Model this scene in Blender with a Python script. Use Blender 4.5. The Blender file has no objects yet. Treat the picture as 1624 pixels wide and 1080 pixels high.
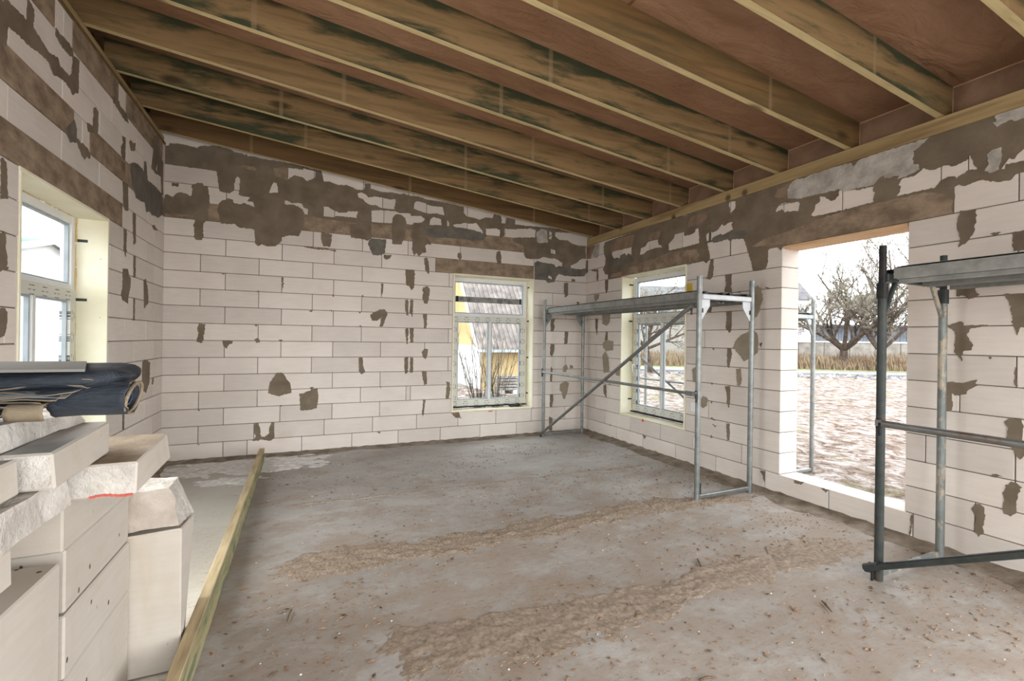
import bpy, math, random
from mathutils import Vector, Matrix, noise
from mathutils.geometry import tessellate_polygon

# ------------------------------------------------------------ camera, world, lights, exposure
scene = bpy.context.scene
COL = scene.collection
R = math.radians
W = 5.651            # room width (x); back wall y = 0, room runs to negative y
SL = 0.1027          # roof slope per metre

cam_d = bpy.data.cameras.new('camera')
cam_d.sensor_fit = 'HORIZONTAL'; cam_d.sensor_width = 36.0
cam_d.lens = 729.82 / 1624 * 36.0
cam_d.shift_y = (537.4 - 540) / 1624
cam_d.clip_start = 0.02; cam_d.clip_end = 500
cam = bpy.data.objects.new('camera', cam_d); COL.objects.link(cam)
yaw, pitch, roll = -0.4214, 0.0006, 0.0142
fwd = Vector((-math.sin(yaw) * math.cos(pitch), math.cos(yaw) * math.cos(pitch), math.sin(pitch)))
rgt = Vector((math.cos(yaw), math.sin(yaw), 0)); upv = rgt.cross(fwd)
r2 = math.cos(roll) * rgt + math.sin(roll) * upv
u2 = -math.sin(roll) * rgt + math.cos(roll) * upv
m = Matrix(((r2.x, u2.x, -fwd.x, 1.4792), (r2.y, u2.y, -fwd.y, -6.3731), (r2.z, u2.z, -fwd.z, 1.4653), (0, 0, 0, 1)))
cam.matrix_world = m
scene.camera = cam

scene.view_settings.view_transform = 'Standard'
scene.view_settings.look = 'None'
scene.view_settings.gamma = 1.0
scene.view_settings.use_curve_mapping = False
scene.view_settings.exposure = 0.0

world = bpy.data.worlds.new('overcast_sky'); scene.world = world
world.use_nodes = True
wn = world.node_tree; wn.nodes.clear()
wo = wn.nodes.new('ShaderNodeOutputWorld'); wb = wn.nodes.new('ShaderNodeBackground')
wb.inputs['Color'].default_value = (0.93, 0.97, 1.0, 1)
wb.inputs['Strength'].default_value = 5.6
wn.links.new(wb.outputs[0], wo.inputs[0])

def area(name, loc, rot, sx, sy, power, color=(1, 1, 1), portal=False):
    l = bpy.data.lights.new(name, 'AREA'); l.shape = 'RECTANGLE'; l.size = sx; l.size_y = sy
    l.energy = power; l.color = color
    if portal: l.cycles.is_portal = True
    o = bpy.data.objects.new(name, l); COL.objects.link(o)
    o.location = loc; o.rotation_euler = rot
    return o
# added area lamps standing in for daylight at openings out of view
area('added_fill_rear', (2.9, -8.45, 1.55), (R(-90), 0, R(180)), 4.2, 2.3, 100, (1.0, 0.985, 0.96))
area('daylight_left_doorway', (-0.02, -3.85, 1.2), (0, R(-90), 0), 2.2, 0.95, 46, (1.0, 0.99, 0.96))
area('added_fill_right', (W - 0.05, -7.1, 1.4), (0, R(90), 0), 2.1, 1.7, 90, (0.97, 0.98, 1.0))
# portals on the glazed and open holes in view
area('portal_back_window', (4.05, 0.02, 1.4), (R(-90), 0, 0), 1.26, 1.95, 1, portal=True)
area('portal_right_window', (W + 0.02, -1.55, 1.4), (0, R(90), 0), 1.95, 1.24, 1, portal=True)
area('portal_right_opening', (W + 0.02, -3.9, 1.3), (0, R(90), 0), 2.15, 1.0, 1, portal=True)
area('portal_left_window', (-0.02, -2.23, 1.4), (0, R(-90), 0), 1.95, 1.26, 1, portal=True)

random.seed(7)
# ------------------------------------------------------------ materials
def nmat(name, rough=0.85, metal=0.0, spec=0.3):
    mt = bpy.data.materials.new(name); mt.use_nodes = True
    nt = mt.node_tree; b = nt.nodes['Principled BSDF']
    b.inputs['Roughness'].default_value = rough; b.inputs['Metallic'].default_value = metal
    b.inputs['Specular IOR Level'].default_value = spec
    return mt, nt, b
def N(nt, t, **k):
    n = nt.nodes.new(t)
    for a, v in k.items(): setattr(n, a, v)
    return n
def coords(nt, scale=(1, 1, 1), kind='pos', rand=False):
    if kind == 'pos': src = N(nt, 'ShaderNodeNewGeometry').outputs['Position']
    else: src = N(nt, 'ShaderNodeTexCoord').outputs['Object']
    if rand:
        oi = N(nt, 'ShaderNodeObjectInfo'); mm = N(nt, 'ShaderNodeMath', operation='MULTIPLY'); mm.inputs[1].default_value = 37.0
        nt.links.new(oi.outputs['Random'], mm.inputs[0])
        ad = N(nt, 'ShaderNodeVectorMath', operation='ADD'); nt.links.new(src, ad.inputs[0]); nt.links.new(mm.outputs[0], ad.inputs[1]); src = ad.outputs[0]
    mp = N(nt, 'ShaderNodeMapping'); mp.inputs['Scale'].default_value = scale
    nt.links.new(src, mp.inputs[0]); return mp.outputs[0]
def nz(nt, vec, scale, detail=4, rough=0.55, dist=0.0):
    n = N(nt, 'ShaderNodeTexNoise'); n.inputs['Scale'].default_value = scale; n.inputs['Detail'].default_value = detail
    n.inputs['Roughness'].default_value = rough; n.inputs['Distortion'].default_value = dist
    nt.links.new(vec, n.inputs['Vector']); return n.outputs['Fac']
def ramp(nt, fac, stops):
    r = N(nt, 'ShaderNodeValToRGB'); e = r.color_ramp.elements
    while len(e) < len(stops): e.new(0.5)
    for i, (p, c) in enumerate(stops):
        e[i].position = p; e[i].color = (*c, 1) if len(c) == 3 else c
    nt.links.new(fac, r.inputs[0]); return r.outputs[0]
def g3(v): return (v, v, v)
def mix(nt, fac, a, b, mode='MIX'):
    x = N(nt, 'ShaderNodeMix', data_type='RGBA', blend_type=mode)
    for s, v in ((0, fac), (6, a), (7, b)):
        if isinstance(v, (int, float)): x.inputs[s].default_value = v
        elif isinstance(v, tuple): x.inputs[s].default_value = (*v, 1)
        else: nt.links.new(v, x.inputs[s])
    return x.outputs[2]
def bump(nt, b, h, strength=0.3, dist=0.01):
    n = N(nt, 'ShaderNodeBump'); n.inputs['Strength'].default_value = strength; n.inputs['Distance'].default_value = dist
    nt.links.new(h, n.inputs['Height']); nt.links.new(n.outputs[0], b.inputs['Normal'])
def setc(nt, b, c): nt.links.new(c, b.inputs['Base Color'])

def two_tone(name, c1, c2, scale=6, rough=0.9, bscale=60, bstr=0.3, bdist=0.004, spec=0.2, stretch=(1, 1, 1), metal=0.0, lo=0.35, hi=0.65):
    mt, nt, b = nmat(name, rough, metal, spec)
    v = coords(nt, stretch)
    setc(nt, b, ramp(nt, nz(nt, v, scale, 6), [(lo, c1), (hi, c2)]))
    bump(nt, b, nz(nt, v, bscale, 5, 0.65), bstr, bdist)
    return mt

def block_mat(name='aerated_concrete', base=(0.765, 0.70, 0.645), var=0.13, holes=False):
    mt, nt, b = nmat(name, 0.92, 0, 0.15)
    v = coords(nt)
    oi = N(nt, 'ShaderNodeObjectInfo')
    c = ramp(nt, oi.outputs['Random'], [(0.0, tuple(x * (1 - var) for x in base)), (0.6, base), (1.0, tuple(min(1, x * (1 + var * 0.35)) for x in base))])
    n1 = nz(nt, v, 2.2, 5)
    c = mix(nt, 0.5, c, ramp(nt, n1, [(0.3, (0.80, 0.77, 0.73)), (0.7, (1, 1, 1))]), 'MULTIPLY')
    # faint saw streaks and rusty smudges
    vs = coords(nt, (1, 1, 9))
    st = ramp(nt, nz(nt, vs, 5, 3), [(0.35, g3(0.93)), (0.65, g3(1.0))])
    c = mix(nt, 0.7, c, st, 'MULTIPLY')
    sm = ramp(nt, nz(nt, v, 1.3, 4), [(0.66, g3(0)), (0.80, g3(1))])
    c = mix(nt, mix(nt, 0.35, g3(0), sm), c, (0.50, 0.38, 0.26))
    # specks: pores and spatter
    vo = N(nt, 'ShaderNodeTexVoronoi'); vo.inputs['Scale'].default_value = 26; nt.links.new(v, vo.inputs['Vector'])
    msk = ramp(nt, vo.outputs['Distance'], [(0.035, g3(1)), (0.06, g3(0))])
    gate = ramp(nt, nz(nt, v, 3.1, 2), [(0.58, g3(0)), (0.62, g3(1))])
    c = mix(nt, mix(nt, 1.0, msk, gate, 'MULTIPLY'), c, (0.22, 0.18, 0.14))
    if holes:
        v3 = N(nt, 'ShaderNodeTexVoronoi'); v3.inputs['Scale'].default_value = 15; nt.links.new(coords(nt, (1.2, 1.2, 0.8)), v3.inputs['Vector'])
        hm = ramp(nt, v3.outputs['Distance'], [(0.105, g3(1)), (0.125, g3(0))])
        hg = ramp(nt, nz(nt, v, 7, 2), [(0.50, g3(0)), (0.54, g3(1))])
        c = mix(nt, mix(nt, 1.0, hm, hg, 'MULTIPLY'), c, (0.10, 0.08, 0.06))
        c = mix(nt, ramp(nt, nz(nt, coords(nt, (3, 3, 1)), 2.4, 5), [(0.56, g3(0)), (0.72, g3(0.35))]), c, (0.46, 0.38, 0.27))
    setc(nt, b, c)
    bump(nt, b, nz(nt, v, 140, 4, 0.7), 0.25, 0.002)
    return mt

M = {}
M['block'] = block_mat()
M['stack'] = block_mat('aerated_concrete_cut', (0.63, 0.58, 0.515), 0.09, True)
M['core'] = two_tone('thin_bed_mortar', (0.10, 0.085, 0.07), (0.17, 0.145, 0.12), 9)
M['g'] = two_tone('grey_mortar', (0.155, 0.122, 0.086), (0.215, 0.173, 0.126), 5, 0.85, 40, 0.5, 0.003)
M['d'] = two_tone('smeared_dark_mortar', (0.115, 0.105, 0.088), (0.18, 0.162, 0.135), 7, 0.7, 25, 0.5, 0.004, 0.35)
M['t'] = two_tone('tan_filler', (0.27, 0.225, 0.165), (0.33, 0.28, 0.21), 7, 0.9, 60, 0.2, 0.002)
M['w'] = two_tone('pale_plaster', (0.34, 0.31, 0.27), (0.55, 0.52, 0.48), 9, 0.8, 22, 0.9, 0.012)
M['b'] = two_tone('brown_concrete', (0.21, 0.145, 0.10), (0.30, 0.22, 0.155), 8, 0.9, 30, 0.5, 0.004)
M['lintel'] = two_tone('lintel_concrete', (0.19, 0.14, 0.098), (0.36, 0.275, 0.195), 7, 0.9, 14, 1.0, 0.012, stretch=(1, 1, 1.4))
M['scuff'] = two_tone('red_brown_chipboard', (0.24, 0.13, 0.08), (0.34, 0.20, 0.13), 6, 0.8)

def floor_mat():
    mt, nt, b = nmat('dusty_concrete', 0.8, 0, 0.3)
    v = coords(nt); vx = coords(nt, (0.8, 1.25, 1))
    base = ramp(nt, nz(nt, vx, 0.9, 6, 0.6), [(0.3, (0.30, 0.275, 0.245)), (0.5, (0.385, 0.362, 0.335)), (0.72, (0.49, 0.47, 0.445))])
    fine = ramp(nt, nz(nt, vx, 22, 5, 0.7), [(0.3, g3(0.90)), (0.7, g3(1.04))])
    c = mix(nt, 1.0, base, fine, 'MULTIPLY')
    sx = N(nt, 'ShaderNodeSeparateXYZ'); nt.links.new(v, sx.inputs[0])
    gy = N(nt, 'ShaderNodeMapRange'); gy.inputs[1].default_value = -1.2; gy.inputs[2].default_value = -4.0; gy.inputs[3].default_value = -0.06; gy.inputs[4].default_value = 0.08
    nt.links.new(sx.outputs['Y'], gy.inputs[0])
    dn = nz(nt, coords(nt, (0.8, 1.2, 1)), 3.0, 9, 0.72, 0.3)
    ad = N(nt, 'ShaderNodeMath', operation='ADD'); nt.links.new(dn, ad.inputs[0]); nt.links.new(gy.outputs[0], ad.inputs[1])
    dm = ramp(nt, ad.outputs[0], [(0.46, g3(0)), (0.58, g3(0.48)), (0.76, g3(0.8))])
    c = mix(nt, dm, c, (0.285, 0.21, 0.15))
    dust = N(nt, 'ShaderNodeMapRange'); dust.inputs[1].default_value = 1.06; dust.inputs[2].default_value = 0.98; dust.inputs[3].default_value = 0.0; dust.inputs[4].default_value = 0.55  # floor left of the plank lightened: dust plus window light put into colour
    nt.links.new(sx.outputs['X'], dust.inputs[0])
    c = mix(nt, dust.outputs[0], c, (0.62, 0.58, 0.51))  # pale dust plus window light put into the floor colour
    fl = ramp(nt, nz(nt, coords(nt, (0.8, 1.7, 1)), 21, 7, 0.78, 0.3), [(0.56, g3(0)), (0.63, g3(0.7))])
    c = mix(nt, mix(nt, 1.0, fl, ramp(nt, ad.outputs[0], [(0.42, g3(0.1)), (0.56, g3(1))]), 'MULTIPLY'), c, (0.22, 0.135, 0.082))
    setc(nt, b, c)
    bump(nt, b, nz(nt, vx, 12, 8, 0.72), 0.5, 0.008)
    return mt
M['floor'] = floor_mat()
M['fillet'] = two_tone('mortar_bed', (0.15, 0.12, 0.09), (0.31, 0.26, 0.205), 7, 0.9, 30, 0.8, 0.01)
M['saw'] = two_tone('sawdust', (0.24, 0.18, 0.13), (0.43, 0.345, 0.265), 70, 0.95, 120, 1.0, 0.008)
M['dirt'] = two_tone('trodden_dirt', (0.25, 0.19, 0.14), (0.38, 0.31, 0.245), 40, 0.95, 90, 1.0, 0.006)
M['flake'] = two_tone('brown_flakes', (0.22, 0.13, 0.08), (0.40, 0.27, 0.18), 40, 0.9)
M['plaster'] = two_tone('white_powder', (0.62, 0.60, 0.58), (0.85, 0.84, 0.83), 18, 0.9, 60, 0.8, 0.006)
M['chip'] = two_tone('dark_chips', (0.06, 0.04, 0.025), (0.26, 0.17, 0.10), 40, 0.9)
M['stick'] = two_tone('weathered_stick', (0.10, 0.065, 0.04), (0.2, 0.14, 0.09), 40, 0.9)

def wood_mat(name, light, dark, green=0.5, marks=True, along='x'):
    mt, nt, b = nmat(name, 0.75, 0, 0.25)
    v = coords(nt, (0.35, 6, 6) if along == 'x' else (6, 0.35, 6), rand=True)
    c = ramp(nt, nz(nt, v, 2.6, 7, 0.6, 0.5), [(0.28, dark), (0.55, light), (0.8, tuple(x * 1.12 for x in light))])
    lv = coords(nt, (0.75, 3, 4.2), rand=True)
    if green:
        gp = N(nt, 'ShaderNodeNewGeometry').outputs['Position']; sp = N(nt, 'ShaderNodeSeparateXYZ'); nt.links.new(gp, sp.inputs[0])
        def mth(op, a_, b_):
            q_ = N(nt, 'ShaderNodeMath', operation=op)
            for i_, w_ in ((0, a_), (1, b_)):
                if isinstance(w_, (int, float)): q_.inputs[i_].default_value = w_
                else: nt.links.new(w_, q_.inputs[i_])
            return q_.outputs[0]
        # mould grew where the boards' edges stayed wet: height across the board, 0 bottom, 1 top
        hb = mth('DIVIDE', mth('SUBTRACT', mth('ADD', sp.outputs['Z'], mth('MULTIPLY', sp.outputs['X'], SL)), 3.703), 0.247)
        ed = mth('POWER', mth('ABSOLUTE', mth('MULTIPLY', mth('SUBTRACT', hb, 0.45), 1.9), 0.0), 2.5)
        oi0 = N(nt, 'ShaderNodeObjectInfo')
        lvl = mth('ADD', mth('MULTIPLY', ed, 0.17), mth('MULTIPLY', mth('SUBTRACT', oi0.outputs['Random'], 0.55), 0.12))
        st = ramp(nt, mth('ADD', nz(nt, lv, 1.7, 6, 0.66, 0.2), lvl), [(0.53, g3(0)), (0.66, g3(green))])
        c = mix(nt, st, c, (0.045, 0.055, 0.028))
        st2 = ramp(nt, nz(nt, lv, 2.6, 6, 0.7, 0.4), [(0.56, g3(0)), (0.7, g3(green * 0.8))])
        c = mix(nt, st2, c, (0.11, 0.115, 0.055))
    # knots
    vo = N(nt, 'ShaderNodeTexVoronoi'); vo.inputs['Scale'].default_value = 1.0; nt.links.new(coords(nt, (1.3, 3.2, 3.2), rand=True), vo.inputs['Vector'])
    kn = ramp(nt, vo.outputs['Distance'], [(0.07, g3(0.85)), (0.16, g3(0))])
    c = mix(nt, kn, c, tuple(x * 0.35 for x in dark))
    if marks:
        # paler bands where the packing laths lay across the stacked boards
        src = N(nt, 'ShaderNodeNewGeometry').outputs['Position']; sx = N(nt, 'ShaderNodeSeparateXYZ'); nt.links.new(src, sx.inputs[0])
        oi = N(nt, 'ShaderNodeObjectInfo')
        a = N(nt, 'ShaderNodeMath', operation='ADD'); nt.links.new(sx.outputs['X'], a.inputs[0]); nt.links.new(oi.outputs['Random'], a.inputs[1])
        md = N(nt, 'ShaderNodeMath', operation='PINGPONG'); md.inputs[1].default_value = 0.93; nt.links.new(a.outputs[0], md.inputs[0])
        bd = ramp(nt, md.outputs[0], [(0.014, g3(0.4)), (0.020, g3(0))])
        c = mix(nt, bd, c, (0.33, 0.24, 0.14))
    setc(nt, b, c)
    bump(nt, b, nz(nt, v, 14, 5, 0.7), 0.25, 0.003)
    return mt
M['joist'] = wood_mat('green_stained_joist', (0.265, 0.172, 0.080), (0.13, 0.083, 0.036), 0.97)
M['joist_clean'] = wood_mat('brown_joist', (0.22, 0.13, 0.052), (0.11, 0.066, 0.027), 0.35)
M['joist_edge'] = wood_mat('joist_underside', (0.50, 0.40, 0.21), (0.34, 0.25, 0.12), 0, marks=False)
M['joist_dark'] = wood_mat('brown_joist_dark', (0.17, 0.10, 0.042), (0.085, 0.05, 0.02), 0.0)
M['plate'] = wood_mat('pale_wall_plate', (0.40, 0.295, 0.15), (0.24, 0.16, 0.075), 0, marks=False, along='y')
def plank_mat():
    mt, nt, b = nmat('impregnated_plank', 0.7, 0, 0.25)
    v = coords(nt, (7, 0.5, 7))
    c = ramp(nt, nz(nt, v, 3.5, 7, 0.6, 1.0), [(0.3, (0.21, 0.19, 0.10)), (0.52, (0.36, 0.31, 0.17)), (0.8, (0.46, 0.39, 0.22))])
    gr = ramp(nt, nz(nt, coords(nt, (6, 1.1, 6)), 2.2, 5, 0.6, 1.4), [(0.45, g3(0)), (0.62, g3(0.8))])
    c = mix(nt, gr, c, (0.075, 0.13, 0.075))
    setc(nt, b, c); bump(nt, b, nz(nt, v, 16, 5), 0.25, 0.003); return mt
M['plank'] = plank_mat()
M['plank_top'] = two_tone('plank_top_edge', (0.34, 0.26, 0.15), (0.58, 0.47, 0.29), 4, 0.75, 30, 0.2, 0.003, stretch=(5, 0.6, 5))
M['film'] = None
def ceil_mat():
    mt, nt, b = nmat('brown_membrane', 0.62, 0, 0.35)
    v = coords(nt, (0.8, 1.8, 1))
    c = ramp(nt, nz(nt, v, 2.0, 6, 0.6, 0.8), [(0.3, (0.225, 0.118, 0.062)), (0.7, (0.33, 0.19, 0.112))])
    setc(nt, b, c)
    bump(nt, b, nz(nt, coords(nt, (1.0, 2.4, 1)), 2.6, 4, 0.6, 0.5), 0.7, 0.06)
    return mt
M['ceiling'] = ceil_mat()
M['blocking'] = two_tone('brown_board', (0.22, 0.135, 0.085), (0.31, 0.20, 0.13), 5, 0.75, 12, 0.6, 0.012)
M['board_edge'] = two_tone('board_cut_edge', (0.5, 0.28, 0.16), (0.6, 0.36, 0.22), 8)
M['foam'] = two_tone('cream_foam_board', (0.79, 0.75, 0.56), (0.86, 0.83, 0.68), 3.5, 0.85, 40, 0.2, 0.003)
M['puff'] = two_tone('expanded_foam', (0.60, 0.42, 0.16), (0.76, 0.60, 0.30), 14, 0.9, 40, 1.0, 0.012)
M['pvc'] = two_tone('white_window_profile', (0.70, 0.71, 0.71), (0.76, 0.77, 0.77), 4, 0.35, 60, 0.02, 0.001, 0.5)
M['sill'] = two_tone('black_rubber_sill', (0.02, 0.02, 0.022), (0.035, 0.035, 0.037), 10, 0.6)
M['bead'] = two_tone('grey_glazing_bead', (0.33, 0.37, 0.40), (0.40, 0.44, 0.47), 10, 0.4)
def film_mat():
    mt, nt, b = nmat('printed_protective_film', 0.4, 0, 0.5)
    at = N(nt, 'ShaderNodeUVMap'); uv = at.outputs[0]
    br = N(nt, 'ShaderNodeTexBrick'); br.offset = 0.5; br.inputs['Scale'].default_value = 1.0
    br.inputs['Brick Width'].default_value = 0.085; br.inputs['Row Height'].default_value = 0.030
    br.inputs['Mortar Size'].default_value = 0.011; br.inputs['Mortar Smooth'].default_value = 0.0
    br.inputs['Color1'].default_value = (1, 1, 1, 1); br.inputs['Color2'].default_value = (1, 1, 1, 1); br.inputs['Mortar'].default_value = (0, 0, 0, 1)
    nt.links.new(uv, br.inputs['Vector'])
    # small lettering-like breaks inside each printed word
    mp = N(nt, 'ShaderNodeMapping'); mp.inputs['Scale'].default_value = (1, 0.3, 1); nt.links.new(uv, mp.inputs[0])
    ln = nz(nt, mp.outputs[0], 140, 2)
    sx = N(nt, 'ShaderNodeSeparateXYZ'); nt.links.new(uv, sx.inputs[0])
    gate = N(nt, 'ShaderNodeMath', operation='PINGPONG'); gate.inputs[1].default_value = 0.085; nt.links.new(sx.outputs['X'], gate.inputs[0])
    gt = ramp(nt, gate.outputs[0], [(0.040, g3(1)), (0.044, g3(0))])
    msk = mix(nt, 1.0, br.outputs['Color'], ramp(nt, ln, [(0.42, g3(0)), (0.46, g3(1))]), 'MULTIPLY')
    msk = mix(nt, 1.0, msk, gt, 'MULTIPLY')
    c = mix(nt, msk, (0.64, 0.64, 0.58), (0.07, 0.075, 0.08))
    setc(nt, b, c); return mt
M['film'] = film_mat()
def glass_mat():
    mt = bpy.data.materials.new('window_glass'); mt.use_nodes = True; nt = mt.node_tree; nt.nodes.clear()
    o = N(nt, 'ShaderNodeOutputMaterial'); t = N(nt, 'ShaderNodeBsdfTransparent'); t.inputs[0].default_value = (0.95, 0.97, 0.97, 1)
    g = N(nt, 'ShaderNodeBsdfGlossy'); g.inputs['Roughness'].default_value = 0.02
    lw0 = N(nt, 'ShaderNodeLayerWeight'); lw0.inputs[0].default_value = 0.5; lw = N(nt, 'ShaderNodeMath', operation='POWER'); lw.inputs[1].default_value = 5.0; nt.links.new(lw0.outputs['Facing'], lw.inputs[0])
    mx = N(nt, 'ShaderNodeMixShader'); nt.links.new(lw.outputs[0], mx.inputs[0]); nt.links.new(t.outputs[0], mx.inputs[1]); nt.links.new(g.outputs[0], mx.inputs[2])
    nt.links.new(mx.outputs[0], o.inputs[0]); return mt
M['glass'] = glass_mat()
def metal_mat(name, c1, c2, rust=0.0, rough=0.45, metal=0.75, spat=0.0):
    mt, nt, b = nmat(name, rough, metal, 0.5)
    v = coords(nt, (1, 1, 1), rand=True)
    c = ramp(nt, nz(nt, v, 9, 6, 0.65), [(0.3, c1), (0.7, c2)])
    if rust:
        c = mix(nt, ramp(nt, nz(nt, v, 5, 6, 0.7), [(0.55, g3(0)), (0.66, g3(rust))]), c, (0.16, 0.085, 0.05))
    if spat:
        k = ramp(nt, nz(nt, coords(nt, (1, 1, 0.4), rand=True), 13, 6, 0.7), [(0.50, g3(0)), (0.58, g3(spat))])
        c = mix(nt, k, c, (0.44, 0.36, 0.26))
        mr = mix(nt, k, g3(metal), g3(0.0)); nt.links.new(mr, b.inputs['Metallic'])
    setc(nt, b, c); bump(nt, b, nz(nt, v, 60, 4, 0.7), 0.2, 0.001); return mt
M['galv'] = metal_mat('galvanised_steel', (0.17, 0.185, 0.18), (0.33, 0.345, 0.34), 0.3)
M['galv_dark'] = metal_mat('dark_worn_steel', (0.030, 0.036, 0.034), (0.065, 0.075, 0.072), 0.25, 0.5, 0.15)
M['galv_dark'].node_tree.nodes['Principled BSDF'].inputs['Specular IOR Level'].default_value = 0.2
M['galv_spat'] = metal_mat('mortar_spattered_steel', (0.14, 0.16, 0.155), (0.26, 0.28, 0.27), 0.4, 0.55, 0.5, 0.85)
M['galv_pale'] = metal_mat('bright_galvanised_steel', (0.40, 0.41, 0.42), (0.56, 0.57, 0.58), 0.0, 0.5, 0.35)
M['brace'] = metal_mat('rusty_brace_tube', (0.13, 0.13, 0.125), (0.22, 0.22, 0.21), 0.8, 0.5, 0.5)
M['black'] = two_tone('black_iron', (0.012, 0.012, 0.012), (0.03, 0.028, 0.026), 20, 0.5)
M['deck'] = metal_mat('grey_deck_steel', (0.17, 0.172, 0.162), (0.30, 0.30, 0.28), 0.2, 0.55, 0.45)
M['tarp'] = two_tone('blue_tarpaulin', (0.015, 0.021, 0.031), (0.055, 0.067, 0.085), 3.2, 0.6, 14, 0.8, 0.014, 0.35, stretch=(1, 3, 3))
M['tarp_grey'] = two_tone('tarpaulin_underside', (0.06, 0.07, 0.085), (0.17, 0.17, 0.17), 6, 0.6, 18, 0.8, 0.01)
M['tarp_in'] = two_tone('tarpaulin_inner', (0.010, 0.020, 0.050), (0.018, 0.035, 0.075), 5, 0.5)
M['tarp_edge'] = two_tone('tarpaulin_hem', (0.16, 0.125, 0.085), (0.33, 0.27, 0.19), 8, 0.85)
M['sheet'] = two_tone('grey_sheet', (0.20, 0.20, 0.185), (0.25, 0.25, 0.23), 2, 0.8)
M['cutbrown'] = two_tone('dirty_block_top', (0.25, 0.185, 0.125), (0.46, 0.385, 0.30), 5, 0.9, 40, 0.5, 0.006, stretch=(1, 1, 1))
M['greytop'] = two_tone('grey_block_top', (0.36, 0.35, 0.33), (0.48, 0.46, 0.43), 6, 0.9)  # plain grey for the top faces of two slabs
M['rough'] = two_tone('broken_block_face', (0.52, 0.48, 0.43), (0.74, 0.70, 0.645), 9, 0.95, 30, 0.8, 0.02)
M['capface'] = two_tone('weathered_break', (0.36, 0.30, 0.245), (0.56, 0.50, 0.44), 7, 0.95, 26, 0.9, 0.015)
M['red'] = two_tone('red_marker', (0.60, 0.10, 0.08), (0.66, 0.16, 0.12), 8)
M['yellow'] = two_tone('yellow_tape', (0.62, 0.42, 0.05), (0.70, 0.50, 0.08), 8)
M['pine'] = two_tone('fresh_pine_board', (0.62, 0.40, 0.23), (0.74, 0.52, 0.33), 4, 0.8, 30, 0.2, 0.003, stretch=(6, 0.8, 6))
# outdoors
def ground_mat():
    mt, nt, b = nmat('thawing_mud', 0.95, 0, 0.1)
    v = coords(nt, (1, 0.55, 1)); v2 = coords(nt, (1, 1, 1))
    c = ramp(nt, nz(nt, coords(nt, (1, 0.8, 1)), 5.5, 9, 0.78, 0.4), [(0.36, (0.045, 0.03, 0.024)), (0.45, (0.17, 0.12, 0.09)), (0.53, (0.30, 0.25, 0.22)), (0.62, (0.50, 0.48, 0.47))])
    c = mix(nt, ramp(nt, nz(nt, v2, 0.7, 5), [(0.60, g3(0)), (0.70, g3(0.6))]), c, (0.20, 0.22, 0.09))
    setc(nt, b, c); bump(nt, b, nz(nt, v2, 6, 8, 0.7), 1.0, 0.1); return mt
M['ground'] = ground_mat()
M['road'] = two_tone('asphalt_road', (0.20, 0.19, 0.19), (0.25, 0.24, 0.24), 2, 0.9)
M['verge'] = two_tone('green_verge', (0.14, 0.20, 0.06), (0.30, 0.30, 0.14), 3, 0.95)
M['straw'] = two_tone('dry_grass_blades', (0.16, 0.105, 0.06), (0.34, 0.26, 0.18), 3, 0.95)
M['bark'] = two_tone('tree_bark', (0.055, 0.038, 0.03), (0.12, 0.09, 0.07), 7, 0.95)
M['twig'] = two_tone('overlit_twigs', (0.13, 0.11, 0.09), (0.27, 0.25, 0.19), 1.5, 0.95)  # twigs paler than bark: bright outdoor light put into their colour
M['stone'] = two_tone('rubble', (0.07, 0.07, 0.075), (0.30, 0.29, 0.28), 3, 0.9)
M['wall_y'] = two_tone('ochre_render', (0.46, 0.32, 0.15), (0.54, 0.40, 0.21), 1.2, 0.9)
M['wall_w'] = two_tone('white_render', (0.62, 0.62, 0.62), (0.70, 0.70, 0.70), 1.0, 0.9)
M['wall_g'] = two_tone('grey_beige_render', (0.26, 0.24, 0.21), (0.33, 0.31, 0.28), 1.0, 0.9)
M['roof'] = two_tone('asbestos_roof', (0.13, 0.115, 0.11), (0.26, 0.22, 0.20), 3.5, 0.9)
M['roof_d'] = two_tone('dark_roof', (0.09, 0.085, 0.09), (0.14, 0.135, 0.14), 1.6, 0.9)
M['bluefence'] = two_tone('blue_grey_boards', (0.13, 0.15, 0.18), (0.19, 0.21, 0.24), 2, 0.9)
M['concrete'] = two_tone('fence_concrete', (0.17, 0.155, 0.13), (0.28, 0.26, 0.235), 2, 0.9)
M['pane_d'] = two_tone('dark_pane', (0.04, 0.045, 0.05), (0.09, 0.10, 0.11), 2, 0.3)
M['greenroof'] = two_tone('green_metal_roof', (0.10, 0.16, 0.14), (0.14, 0.20, 0.18), 2, 0.7)
M['log'] = two_tone('stacked_timber', (0.14, 0.125, 0.115), (0.36, 0.33, 0.31), 12, 0.9)

# ------------------------------------------------------------ mesh helpers
def mesh(name, verts, faces, mats, parent=None, mi=None, smooth=False):
    me = bpy.data.meshes.new(name); me.from_pydata([tuple(v) for v in verts], [], faces)
    mats = mats if isinstance(mats, (list, tuple)) else [mats]
    for x in mats: me.materials.append(x)
    if mi: me.polygons.foreach_set('material_index', mi)
    if smooth: me.polygons.foreach_set('use_smooth', [True] * len(faces))
    me.update()
    o = bpy.data.objects.new(name, me); COL.objects.link(o)
    if parent: o.parent = parent
    return o
def empty(name, loc, rz=0.0):
    o = bpy.data.objects.new(name, None); COL.objects.link(o); o.location = loc; o.rotation_euler = (0, 0, rz)
    o.empty_display_size = 0.1; return o
def tag(o, label=None, cat=None, group=None, kind=None):
    if label: o['label'] = label
    if cat: o['category'] = cat
    if group: o['group'] = group
    if kind: o['kind'] = kind
    return o

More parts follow.
